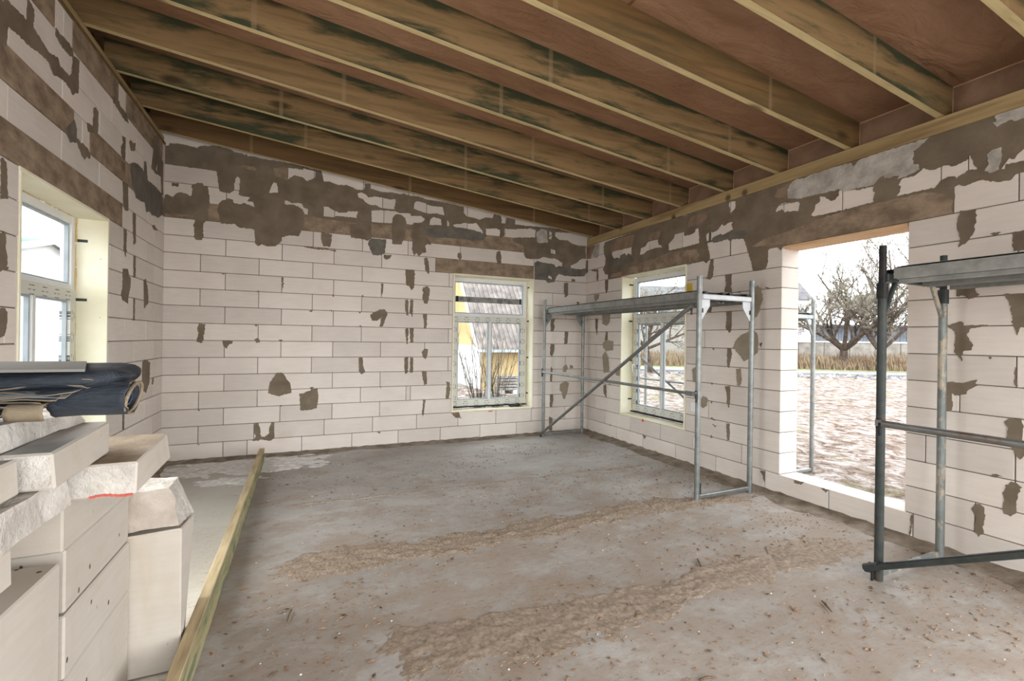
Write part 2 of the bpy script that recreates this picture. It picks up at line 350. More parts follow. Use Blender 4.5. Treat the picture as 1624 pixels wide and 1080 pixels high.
class MB:
    def __init__(s): s.v = []; s.f = []; s.m = []
    def add(s, vs, fs, mi=0):
        n = len(s.v); s.v += [tuple(v) for v in vs]; s.f += [tuple(i + n for i in f) for f in fs]; s.m += [mi] * len(fs)
    def box(s, x0, x1, y0, y1, z0, z1, c=0.0, mi=0, jit=0.0):
        if c <= 0:
            vs = [(x, y, z) for x in (x0, x1) for y in (y0, y1) for z in (z0, z1)]
            fs = [(0, 1, 3, 2), (4, 6, 7, 5), (0, 4, 5, 1), (2, 3, 7, 6), (0, 2, 6, 4), (1, 5, 7, 3)]
        else:
            vs = []; fs = []
            lo = (x0, y0, z0); hi = (x1, y1, z1)
            idx = {}
            for sx in (0, 1):
                for sy in (0, 1):
                    for sz in (0, 1):
                        s3 = (sx, sy, sz)
                        for ax in range(3):
                            p = [0, 0, 0]
                            for k in range(3):
                                e = hi[k] if s3[k] else lo[k]
                                if k != ax: e += (-c if s3[k] else c)
                                p[k] = e
                            idx[(s3, ax)] = len(vs); vs.append(p)
            def nn(q, want):
                a, b_, c_ = [Vector(vs[i]) for i in q[:3]]
                if (b_ - a).cross(c_ - a).dot(want) < 0: q = q[::-1]
                fs.append(tuple(q))
            for ax in range(3):
                o1, o2 = [k for k in range(3) if k != ax]
                for sd in (0, 1):
                    q = []
                    for a, b_ in ((0, 0), (1, 0), (1, 1), (0, 1)):
                        s3 = [0, 0, 0]; s3[ax] = sd; s3[o1] = a; s3[o2] = b_; q.append(idx[(tuple(s3), ax)])
                    w = Vector((0, 0, 0)); w[ax] = 1 if sd else -1; nn(q, w)
                for a in (0, 1):
                    for b_ in (0, 1):
                        s0 = [0, 0, 0]; s0[o1] = a; s0[o2] = b_; s1 = list(s0); s1[ax] = 1
                        q = [idx[(tuple(s0), o1)], idx[(tuple(s0), o2)], idx[(tuple(s1), o2)], idx[(tuple(s1), o1)]]
                        w = Vector((0, 0, 0)); w[o1] = 1 if a else -1; w[o2] = 1 if b_ else -1; nn(q, w)
            for s3 in [(a, b_, c_) for a in (0, 1) for b_ in (0, 1) for c_ in (0, 1)]:
                nn([idx[(s3, 0)], idx[(s3, 1)], idx[(s3, 2)]], Vector([1 if q else -1 for q in s3]))
        if jit: vs = [tuple(k + random.uniform(-jit, jit) for k in v) for v in vs]
        s.add(vs, fs, mi)
    def tube(s, a, b, r, n=12, r2=None, cap=True, mi=0, hollow=0.0):
        a = Vector(a); b = Vector(b); r2 = r if r2 is None else r2
        d = (b - a).normalized(); t = Vector((0, 0, 1)) if abs(d.z) < 0.9 else Vector((1, 0, 0))
        e1 = d.cross(t).normalized(); e2 = d.cross(e1)
        vs = []
        for k in range(n):
            w = 2 * math.pi * k / n; o = e1 * math.cos(w) + e2 * math.sin(w)
            vs += [a + o * r, b + o * r2]
        fs = [(2 * k, 2 * k + 1, (2 * k + 3) % (2 * n), (2 * k + 2) % (2 * n)) for k in range(n)]
        fs = [tuple(reversed(f)) for f in fs]
        if cap and not hollow:
            fs.append(tuple(2 * k for k in range(n))); fs.append(tuple(2 * k + 1 for k in reversed(range(n))))
        if hollow:
            base = len(vs)
            for k in range(n):
                w = 2 * math.pi * k / n; o = e1 * math.cos(w) + e2 * math.sin(w)
                vs += [a + o * (r - hollow), b + o * (r2 - hollow)]
            for k in range(n):
                j = (k + 1) % n
                fs.append((base + 2 * k, base + 2 * k + 1, base + 2 * j + 1, base + 2 * j))
                fs.append((2 * k, 2 * j, base + 2 * j, base + 2 * k)); fs.append((2 * k + 1, base + 2 * k + 1, base + 2 * j + 1, 2 * j + 1))
        s.add(vs, fs, mi)
    def prism(s, poly, d0, d1, to3, mi=0):
        """polygon (u,v) extruded between d0 and d1; to3(u,v,d) gives the point"""
        n = len(poly); vs = [to3(u, v, d0) for u, v in poly] + [to3(u, v, d1) for u, v in poly]
        tris = tessellate_polygon([[Vector((u, v, 0)) for u, v in poly]])
        fs = [tuple(t) for t in tris] + [tuple(i + n for i in reversed(t)) for t in tris]
        fs += [(i, (i + 1) % n, (i + 1) % n + n, i + n) for i in range(n)]
        s.add(vs, fs, mi)
    def build(s, name, mats, parent=None, smooth=False, loc=None, fix=False):
        o = mesh(name, s.v, s.f, mats, parent, s.m, smooth)
        if fix:
            import bmesh
            bm = bmesh.new(); bm.from_mesh(o.data); bmesh.ops.recalc_face_normals(bm, faces=bm.faces); bm.to_mesh(o.data); bm.free()
        if loc: o.location = loc
        return o
def onebox(name, mat, parent, *a, c=0.0):
    q = MB(); q.box(*a, c=c); return q.build(name, mat, parent)
# ------------------------------------------------------------ room shell
TH = 0.25
def to3(wall, u, z, d):
    if wall == 'b': return (u, d, z)
    if wall == 'l': return (-d, u, z)
    return (W + d, u, z)
YB = -8.5
OPEN = {'b': [(3.40, 4.70, 0.4, 2.4)],
        'l': [(-2.88, -1.595, 0.4, 2.4), (-4.35, -3.35, 0.0, 2.4)],
        'r': [(-2.18, -0.925, 0.4, 2.4), (-4.405, -3.395, 0.2, 2.4), (-8.1, -6.1, 0.2, 2.4)]}
EXT = {'b': (-0.25, W + 0.25), 'l': (YB, 0.0), 'r': (YB, 0.0)}
TOPZ = {'b': lambda u: 3.93 - SL * u, 'l': lambda u: 3.60, 'r': lambda u: 3.0}
NR = {'b': 20, 'l': 18, 'r': 15}
def abox(q, wall, u0, u1, z0, z1, d0, d1, c=0.0):
    a = to3(wall, u0, z0, d0); b_ = to3(wall, u1, z1, d1)
    lo = [min(p, k) for p, k in zip(a, b_)]; hi = [max(p, k) for p, k in zip(a, b_)]
    q.box(lo[0], hi[0], lo[1], hi[1], lo[2], hi[2], c=c)
# mortar core of each wall, set back from the block faces
roots = {}
for wall, nm in (('b', 'wall_back'), ('l', 'wall_left'), ('r', 'wall_right')):
    q = MB(); g = 0.007
    us = sorted(set([EXT[wall][0] + g, EXT[wall][1] - g] + [x for o in OPEN[wall] for x in (o[0] - g, o[1] + g)]))
    for a, b_ in zip(us[:-1], us[1:]):
        mid = (a + b_) / 2; op = [o for o in OPEN[wall] if o[0] < mid < o[1]]
        spans = [(0.0, None)]
        if op: spans = ([(0.0, op[0][2] - g)] if op[0][2] > .05 else []) + [(op[0][3] + g, None)]
        for z0, z1 in spans:
            if z1 is None:
                poly = [(a, z0), (b_, z0), (b_, TOPZ[wall](b_) - g), (a, TOPZ[wall](a) - g)]
                q.prism(poly, g, TH - g, lambda u, v, d, w_=wall: to3(w_, u, v, d))
            else: abox(q, wall, a, b_, z0, z1, g, TH - g)
    roots[wall] = tag(q.build(nm, M['core'], fix=True), kind='structure')

cache = {}
def put_block(wall, u0, u1, z0, z1, name='block', mat=None, proud=0.0, c=0.0035, gap=0.0028):
    """one course piece; alike pieces share mesh data"""
    mat = mat or M['block']
    u0 += gap; u1 -= gap; z0 += gap; z1 -= gap
    t = TOPZ[wall]
    hi = min(t(u0), t(u1))
    d0 = -proud + random.uniform(-0.0012, 0.0012)
    if z0 > max(t(u0), t(u1)) - 0.01: return
    if z1 > hi + 0.001 and wall == 'b':
        poly = [(u0, z0), (u1, z0)]
        for (a, b_) in ((u1, u0),):
            zr, zl = t(u1), t(u0)
            poly.append((u1, min(z1, zr)))
            if zr < z1 < zl: poly.append(((3.93 - z1) / SL, z1))
            poly.append((u0, min(z1, zl)))
        if poly[2][1] <= z0 + 0.005: poly[2] = (u1, z0 + 0.005)
        q = MB(); q.prism(poly, d0, TH, lambda u, v, d: to3(wall, u, v, d)); return q.build(name, mat, roots[wall], fix=True)
    L = round(u1 - u0, 3); H = round(z1 - z0, 3); key = (wall == 'b', L, H, name, mat.name, wall == 'r')
    D = TH
    if key not in cache:
        q = MB()
        if wall == 'b': q.box(0, L, 0, D, 0, H, c=c)
        elif wall == 'l': q.box(-D, 0, 0, L, 0, H, c=c)
        else: q.box(0, D, 0, L, 0, H, c=c)
        o = q.build(name, mat, roots[wall]); cache[key] = o.data
    else:
        o = bpy.data.objects.new(name, cache[key]); COL.objects.link(o); o.parent = roots[wall]
    p = to3(wall, u0, z0, d0); o.location = p
    return o

def rowlist(a, b_, first, step=0.6):
    out = []; x = first
    while x > a + 0.02: x -= step
    while x < b_ - 0.02:
        if x > a + 0.02: out.append(x)
        x += step
    return out
def course(wall, k, joints, specials=()):
    """joints: cut positions. specials: (u0,u1,name,material) replacing blocks in that range"""
    a, b_ = EXT[wall]
    z0, z1 = 0.2 * k, 0.2 * k + 0.2
    if wall in 'lr' and k == NR[wall] - 1: z1 = 0.2 * NR[wall]
    cuts = set(joints) | {a, b_}
    ops = [o for o in OPEN[wall] if o[2] < z0 + 0.1 < o[3]]
    for o in ops: cuts |= {o[0], o[1]}
    for s in specials: cuts |= {s[0], s[1]}
    cuts = sorted(x for x in cuts if a - 1e-6 <= x <= b_ + 1e-6)
    def sp(m_):
        for s in specials:
            if s[0] - 1e-6 < m_ < s[1] + 1e-6: return s
    segs = []
    for x0, x1 in zip(cuts[:-1], cuts[1:]):
        m_ = (x0 + x1) / 2
        if any(o[0] < m_ < o[1] for o in ops): continue
        s = sp(m_)
        if s:
            if segs and segs[-1][2] is s: segs[-1][1] = x1
            else: segs.append([x0, x1, s])
        else:
            if x1 - x0 < 0.03: continue
            segs.append([x0, x1, None])
    for x0, x1, s in segs:
        if s: put_block(wall, x0, x1, z0, z1, s[2], s[3], proud=0.003, c=0.002, gap=0.0005)
        else: put_block(wall, x0, x1, z0, z1)
LT = M['lintel']
# back wall
evb = [.6, 1.2, 1.8, 2.4, 3.0, 3.6, 4.2, 5.03]; odb = [.35, .95, 1.55, 2.15, 2.75, 2.81, 3.34, 5.28]
for k in range(20):
    j = list(evb if k % 2 == 0 else odb); s = ()
    if k == 0: j = [.6, .85, 1.45, 2.05, 2.65, 3.24, 3.84, 4.43, 5.02]
    if k == 1: j = [.35, .92, 1.11, 1.71, 2.31, 2.9, 3.5, 4.09, 4.68, 5.28]
    if k == 12: s = ((3.14, 4.69, 'lintel', LT),)
    if k == 13: j = [.35, .95, 1.55, 2.15, 2.75, 3.5, 4.1, 4.69, 5.28]
    if k == 14: s = ((0.0, 4.56, 'ring_beam', LT),)
    if k == 17: s = ((0.0, 1.25, 'ring_beam', LT),)
    if k == 15: j = [.6, 1.2, 1.8, 2.42, 3.0, 3.6, 4.2, 4.8]
    course('b', k, j, s)
for k in range(18):
    j = rowlist(YB, 0, -0.6 if k % 2 else -0.36); s = ()
    if k % 2 == 0 and 0 < k < 12: j += [-0.96]
    if k == 12: s = ((-4.6, -3.15, 'lintel', LT), (-3.15, -1.305, 'lintel', LT))
    if k == 14: s = ((YB, -2.238, 'ring_beam', LT), (-1.975, -0.0, 'ring_beam', LT)); j = [-2.1]
    if k == 17: s = ((YB, -2.52, 'ring_beam', LT), (-2.27, -1.43, 'ring_beam', LT), (-1.25, -0.12, 'ring_beam', LT))
    course('l', k, j, s)
jr = {0: [-.85, -1.43, -2.03, -2.64, -3.24, -3.85, -4.46, -5.06], 1: [-.56, -1.16, -1.76, -2.36, -2.97, -4.81],
      3: [-.56, -2.53, -4.53, -5.0], 5: [-.56, -2.93, -4.72], 7: [-.56, -2.46, -4.72]}
for k in range(15):
    j = jr.get(k, ([-.31, -2.79, -5.0] if k % 2 == 0 else [-.56, -2.53, -4.75])); j = list(j) + [-5.6, -6.1, -6.7, -7.3, -7.9]
    s = ()
    if k == 12: s = ((-2.45, -0.6, 'lintel', LT), (-4.672, -3.1, 'lintel', LT)); j += [-2.8]
    if k in (13, 14): j += [-.92 - .3 * (k - 13), -1.5, -2.1, -2.5, -3.4, -3.93, -4.6]
    course('r', k, j, s)

# trowelled mortar patches and smears
PATCH=[
('b','g',[(-0.015,3.599),(0.031,3.607),(0.040,3.633),(0.104,3.645),(0.184,3.642),(0.245,3.635),(0.306,3.628),(0.321,3.649),(0.367,3.667),(0.450,3.681),(0.523,3.686),(0.641,3.667),(0.674,3.647),(0.739,3.644),(0.788,3.634),(0.799,3.648),(0.810,3.625),(0.905,3.629),(0.972,3.619),(1.029,3.616),(1.132,3.617),(1.284,3.610),(1.428,3.595),(1.562,3.583),(1.636,3.582),(1.662,3.459),(1.669,2.995),(1.448,2.975),(1.444,2.855),(1.379,2.716),(1.284,2.719),(1.191,2.683),(1.196,2.646),(1.125,2.565),(1.019,2.559),(0.974,2.584),(0.941,2.551),(0.905,2.577),(0.894,2.748),(0.860,2.757),(0.761,2.752),(0.728,2.761),(0.695,2.789),(0.545,2.784),(0.539,2.827),(0.523,2.887),(0.511,2.947),(0.521,3.010),(0.563,3.059),(0.627,3.087),(0.664,3.080),(0.676,3.044),(0.736,3.033),(0.790,3.056),(0.845,3.035),(0.896,3.022),(0.873,3.083),(0.817,3.081),(0.844,3.136),(0.756,3.136),(0.723,3.151),(0.733,3.215),(0.739,3.342),(0.715,3.361),(0.688,3.334),(0.679,3.232),(0.679,3.194),(0.631,3.150),(0.583,3.153),(0.530,3.160),(0.518,3.233),(0.501,3.379),(0.485,3.395),(0.433,3.395),(0.370,3.401),(0.278,3.398),(0.197,3.396),(-0.013,3.397)],[(0.699,3.501),(0.719,3.479),(0.773,3.511),(0.817,3.503),(0.890,3.505),(0.910,3.481),(0.896,3.455),(0.851,3.454),(0.796,3.471),(0.741,3.474),(0.708,3.473)],[(0.907,3.429),(0.921,3.408),(0.896,3.407)],[(1.093,3.533),(1.122,3.524),(1.151,3.542),(1.203,3.557),(1.285,3.558),(1.368,3.558),(1.422,3.554),(1.428,3.579),(1.562,3.563),(1.563,3.483),(1.472,3.423),(1.417,3.461),(1.334,3.476),(1.275,3.438),(1.252,3.402),(1.181,3.426),(1.112,3.426),(1.100,3.463)],[(1.095,3.356),(1.130,3.344),(1.143,3.233),(1.046,3.216),(1.067,3.290)],[(1.220,3.143),(1.255,3.145),(1.303,3.121),(1.374,3.137),(1.404,3.135),(1.434,3.086),(1.483,3.072),(1.484,2.992),(1.448,2.995),(1.429,3.052),(1.374,3.091),(1.315,3.106),(1.244,3.094),(1.218,3.103)]),
('b','g',[(-0.008,2.988),(0.008,3.047),(0.038,3.047),(0.077,3.029),(0.111,3.076),(0.151,3.094),(0.191,3.087),(0.247,3.061),(0.261,3.109),(0.255,3.187),(0.311,3.229),(0.362,3.228),(0.368,3.198),(0.414,3.199),(0.420,3.144),(0.431,3.097),(0.428,2.949),(0.423,2.887),(0.398,2.798),(0.373,2.752),(0.369,2.696),(0.377,2.599),(0.355,2.566),(0.298,2.567),(0.283,2.601),(0.287,2.663),(0.276,2.722),(0.291,2.779),(0.280,2.844),(-0.006,2.833)]),
('b','g',[(0.065,3.189),(0.128,3.192),(0.128,3.156),(0.066,3.153)]),
('b','g',[(1.562,3.561),(1.634,3.559),(1.637,3.468),(1.681,3.448),(1.738,3.457),(1.827,3.429),(1.942,3.444),(2.007,3.429),(2.060,3.402),(2.126,3.405),(2.166,3.431),(2.165,3.501),(2.239,3.498),(2.243,3.439),(2.314,3.432),(2.396,3.416),(2.535,3.433),(2.606,3.424),(2.655,3.424),(2.676,3.442),(2.777,3.420),(2.879,3.427),(3.027,3.396),(3.148,3.390),(3.332,3.385),(3.537,3.366),(3.546,3.276),(3.586,3.236),(3.716,3.228),(3.716,3.167),(3.684,3.163),(3.540,3.139),(3.461,3.114),(3.383,3.090),(3.399,3.065),(3.494,3.050),(3.337,3.018),(2.784,2.971),(2.718,3.000),(2.527,2.992),(2.239,2.973),(2.132,2.961),(2.027,2.963),(1.833,2.967),(1.657,2.973),(1.570,2.976)],[(2.081,3.357),(2.127,3.374),(2.180,3.357),(2.214,3.320),(2.288,3.344),(2.397,3.345),(2.495,3.330),(2.564,3.347),(2.572,3.312),(2.552,3.224),(2.566,3.204),(2.406,3.194),(2.317,3.229),(2.236,3.225),(2.168,3.258),(2.148,3.290),(2.088,3.302)],[(1.655,3.121),(1.723,3.130),(1.780,3.097),(1.857,3.072),(1.934,3.082),(1.960,3.106),(2.084,3.115),(2.065,3.029),(1.961,3.030),(1.819,3.027),(1.782,3.002),(1.650,3.006)],[(2.257,3.151),(2.400,3.176),(2.574,3.184),(2.638,3.163),(2.716,3.176),(2.774,3.173),(2.781,3.145),(2.927,3.163),(2.979,3.118),(2.928,3.068),(2.826,3.056),(2.805,3.024),(2.718,3.021),(2.710,3.100),(2.652,3.143),(2.581,3.142),(2.547,3.109),(2.527,3.014),(2.402,3.003),(2.259,2.997)],[(2.829,3.332),(2.873,3.360),(2.954,3.349),(3.058,3.319),(3.225,3.326),(3.257,3.225),(3.242,3.209),(3.135,3.225),(3.030,3.205),(2.911,3.226),(2.816,3.251)],[(3.054,3.126),(3.091,3.168),(3.205,3.152),(3.214,3.063),(3.040,3.051)],[(3.304,3.156),(3.328,3.099),(3.329,3.066),(3.290,3.065)]),
('b','g',[(2.533,3.079),(2.567,3.133),(2.624,3.147),(2.681,3.118),(2.718,3.043),(2.719,2.957),(2.699,2.839),(2.658,2.738),(2.534,2.729),(2.526,2.907)]),
('b','g',[(2.791,2.979),(3.003,2.995),(2.982,2.912),(3.035,2.844),(3.074,2.774),(3.007,2.775),(2.985,2.751),(3.001,2.664),(2.935,2.636),(2.906,2.597),(2.868,2.641),(2.832,2.602),(2.802,2.690),(2.808,2.792),(2.785,2.877)]),
('b','d',[(2.959,2.990),(3.415,3.049),(3.719,3.029),(3.721,2.883),(3.496,2.906),(3.110,2.881),(2.990,2.928)]),
('b','g',[(1.975,2.943),(2.259,2.976),(2.262,2.780),(2.215,2.747),(2.135,2.760),(2.003,2.767)]),
('b','d',[(2.229,2.748),(2.255,2.779),(2.454,2.785),(2.435,2.592),(2.353,2.563),(2.279,2.564),(2.244,2.638),(2.219,2.705)]),
('b','g',[(1.640,2.797),(1.772,2.784),(1.767,2.702),(1.755,2.626),(1.667,2.621),(1.648,2.690)]),
('b','g',[(1.429,2.595),(1.502,2.595),(1.575,2.592),(1.705,2.595),(1.825,2.585),(1.813,2.564),(1.737,2.577),(1.551,2.576)]),
('b','g',[(2.422,2.577),(2.533,2.579),(2.506,2.534),(2.450,2.515),(2.425,2.541)]),
('b','g',[(2.972,2.581),(3.024,2.578),(3.041,2.491),(3.050,2.388),(3.035,2.350),(2.989,2.428)]),
('b','g',[(3.452,2.675),(3.499,2.694),(3.523,2.651),(3.500,2.595),(3.460,2.630)]),
('b','g',[(3.395,3.356),(3.489,3.368),(3.537,3.329),(3.546,3.261),(3.602,3.230),(3.732,3.223),(3.781,3.213),(3.879,3.256),(3.996,3.262),(4.009,3.318),(4.123,3.309),(4.141,3.256),(4.133,3.200),(4.202,3.197),(4.217,3.297),(4.357,3.282),(4.358,3.210),(4.464,3.206),(4.607,3.214),(4.753,3.218),(4.939,3.219),(5.128,3.215),(5.323,3.186),(5.245,3.179),(5.062,3.166),(5.054,3.099),(5.131,3.053),(5.286,3.056),(5.345,3.028),(5.484,2.990),(5.625,2.990),(5.638,2.799),(5.547,2.783),(5.469,2.717),(5.361,2.666),(5.352,2.623),(5.196,2.628),(5.195,2.695),(5.060,2.750),(4.984,2.744),(4.853,2.757),(4.779,2.718),(4.615,2.704),(4.543,2.715),(4.515,2.785),(4.513,2.897),(4.327,2.943),(4.326,2.999),(4.431,3.018),(4.701,3.046),(4.717,3.162),(4.626,3.177),(4.359,3.135),(4.185,3.124),(4.187,3.024),(4.136,2.979),(4.110,3.000),(4.117,3.096),(4.049,3.116),(3.882,3.090),(3.891,3.024),(3.867,2.975),(3.833,3.049),(3.774,3.120),(3.733,3.158),(3.668,3.143),(3.540,3.136),(3.493,3.115),(3.398,3.104)],[(4.949,3.170),(4.996,3.159),(4.997,3.109),(4.950,3.104)],[(4.950,3.088),(5.006,3.100),(4.989,3.042),(4.941,3.046)],[(4.981,2.893),(5.057,2.883),(5.068,2.817),(4.983,2.826)]),
('b','d',[(3.399,3.047),(3.493,3.065),(3.686,3.048),(3.850,3.020),(3.900,2.994),(3.843,2.911),(3.639,2.905),(3.402,2.896)]),
('b','w',[(4.718,3.129),(4.809,3.188),(4.902,3.182),(4.924,2.986),(4.739,2.968)]),
('b','d',[(4.698,2.654),(4.743,2.683),(4.854,2.667),(5.042,2.657),(5.071,2.610),(5.138,2.640),(5.352,2.623),(5.530,2.611),(5.631,2.635),(5.639,2.765),(5.642,2.576),(5.612,2.505),(5.433,2.490),(5.237,2.488),(5.140,2.515),(5.093,2.470),(5.056,2.376),(4.934,2.360),(4.896,2.398),(4.702,2.394)],[(4.950,2.485),(5.008,2.447),(5.008,2.411),(4.942,2.435)]),
('b','g',[(4.063,2.768),(4.122,2.781),(4.140,2.704),(4.134,2.593),(4.083,2.589),(4.056,2.681)]),
('b','g',[(3.459,2.698),(3.515,2.695),(3.516,2.620),(3.468,2.631)]),
('b','g',[(5.374,2.447),(5.433,2.442),(5.434,2.408),(5.371,2.404)]),
('b','g',[(5.238,2.379),(5.307,2.375),(5.310,2.181),(5.252,2.144),(5.230,2.278)]),
('b','g',[(5.479,2.088),(5.519,2.081),(5.510,2.038),(5.476,2.045)]),
('b','g',[(0.342,1.589),(0.406,1.591),(0.400,1.486),(0.377,1.371),(0.321,1.380),(0.343,1.485),(0.327,1.541)]),
('b','g',[(0.580,1.402),(0.689,1.393),(0.681,1.364),(0.647,1.354),(0.623,1.305),(0.589,1.334)]),
('b','g',[(0.911,1.416),(0.954,1.436),(0.972,1.377),(0.928,1.376)]),
('b','g',[(2.262,1.771),(2.388,1.841),(2.452,1.843),(2.485,1.789),(2.454,1.700),(2.423,1.611),(2.381,1.610),(2.415,1.743),(2.348,1.686),(2.284,1.684),(2.262,1.738)]),
('b','g',[(2.124,1.193),(2.172,1.193),(2.177,1.085),(2.206,0.998),(2.158,0.972),(2.123,1.021)]),
('b','g',[(1.063,0.766),(1.084,0.896),(1.128,0.955),(1.155,1.005),(1.209,1.014),(1.246,0.973),(1.274,0.921),(1.311,0.869),(1.331,0.756),(1.258,0.739),(1.185,0.717),(1.113,0.738)]),
('b','g',[(1.415,0.739),(1.480,0.751),(1.565,0.796),(1.628,0.798),(1.637,0.673),(1.616,0.548),(1.521,0.528),(1.430,0.533),(1.421,0.661)]),
('b','g',[(0.927,0.393),(0.967,0.405),(0.986,0.320),(0.996,0.229),(1.031,0.227),(1.084,0.263),(1.083,0.333),(1.109,0.402),(1.139,0.390),(1.141,0.208),(1.111,0.177),(1.031,0.187),(0.999,0.209),(0.970,0.181),(0.917,0.195),(0.943,0.243),(0.916,0.295)]),
('b','g',[(1.202,2.189),(1.217,2.190),(1.219,2.069),(1.208,2.038)]),
('b','g',[(2.405,2.183),(2.422,2.184),(2.419,2.073),(2.402,2.029)]),
('b','g',[(2.715,2.393),(2.748,2.407),(2.843,2.402),(2.845,2.301),(2.837,2.164),(2.809,2.117),(2.774,2.172),(2.729,2.192)]),
('b','g',[(2.968,2.172),(3.037,2.188),(3.061,2.132),(3.055,2.062),(3.029,1.946),(2.987,1.945),(2.958,2.012),(2.969,2.104),(2.952,2.137)]),
('b','g',[(2.721,1.984),(2.761,1.980),(2.769,1.766),(2.740,1.776),(2.718,1.865)]),
('b','g',[(2.788,1.985),(2.833,1.983),(2.828,1.847),(2.825,1.750),(2.779,1.811)]),
('b','g',[(2.966,1.802),(3.026,1.804),(3.023,1.694),(3.017,1.591),(2.976,1.597),(2.986,1.693)]),
('b','g',[(2.727,1.585),(2.771,1.592),(2.763,1.383),(2.745,1.371)]),
('b','g',[(2.782,1.593),(2.839,1.594),(2.842,1.395),(2.797,1.394)]),
('b','g',[(2.958,1.270),(3.003,1.316),(3.049,1.305),(3.039,1.236),(3.017,1.167),(2.982,1.190)]),
('b','g',[(2.721,1.191),(2.770,1.196),(2.769,0.988),(2.735,0.966),(2.718,1.079)]),
('b','g',[(2.799,1.196),(2.840,1.191),(2.841,0.987),(2.796,0.977)]),
('b','g',[(2.968,0.996),(3.031,0.995),(3.038,0.823),(3.010,0.806),(2.974,0.894)]),
('b','g',[(3.323,0.851),(3.364,0.838),(3.378,0.744),(3.356,0.604),(3.313,0.602)]),
('b','g',[(2.990,0.608),(3.020,0.599),(3.010,0.481),(2.987,0.350),(2.972,0.414)]),
('b','g',[(3.395,0.397),(3.505,0.405),(3.551,0.308),(3.457,0.323)]),
('b','g',[(5.230,2.358),(5.306,2.376),(5.292,2.257),(5.309,2.179),(5.264,2.143),(5.232,2.227)]),
('b','g',[(5.001,1.789),(5.075,1.792),(5.053,1.726),(5.071,1.675),(5.049,1.597),(4.999,1.596)]),
('b','g',[(5.258,1.593),(5.325,1.589),(5.306,1.405),(5.255,1.397)]),
('b','g',[(5.002,1.390),(5.076,1.390),(5.069,1.287),(5.032,1.196),(4.996,1.235)]),
('b','g',[(5.014,1.042),(5.044,1.003),(5.038,0.809),(5.003,0.810)]),
('b','g',[(4.861,0.545),(4.905,0.556),(4.907,0.415),(4.864,0.391)]),
('b','g',[(5.006,0.603),(5.059,0.601),(5.066,0.511),(5.039,0.396),(5.003,0.410)]),
('b','g',[(4.997,0.256),(5.056,0.227),(5.050,0.033),(4.992,0.037)]),
('b','g',[(2.401,2.187),(2.423,2.188),(2.420,2.074),(2.408,2.029)]),
('b','t',[(5.237,1.039),(5.297,1.070),(5.328,1.025),(5.283,0.947),(5.238,0.953)]),
('b','t',[(5.358,1.064),(5.419,1.050),(5.420,1.008),(5.365,1.009)]),
('b','t',[(5.181,0.753),(5.271,0.803),(5.347,0.775),(5.319,0.631),(5.275,0.515),(5.245,0.529),(5.213,0.635),(5.183,0.662)]),
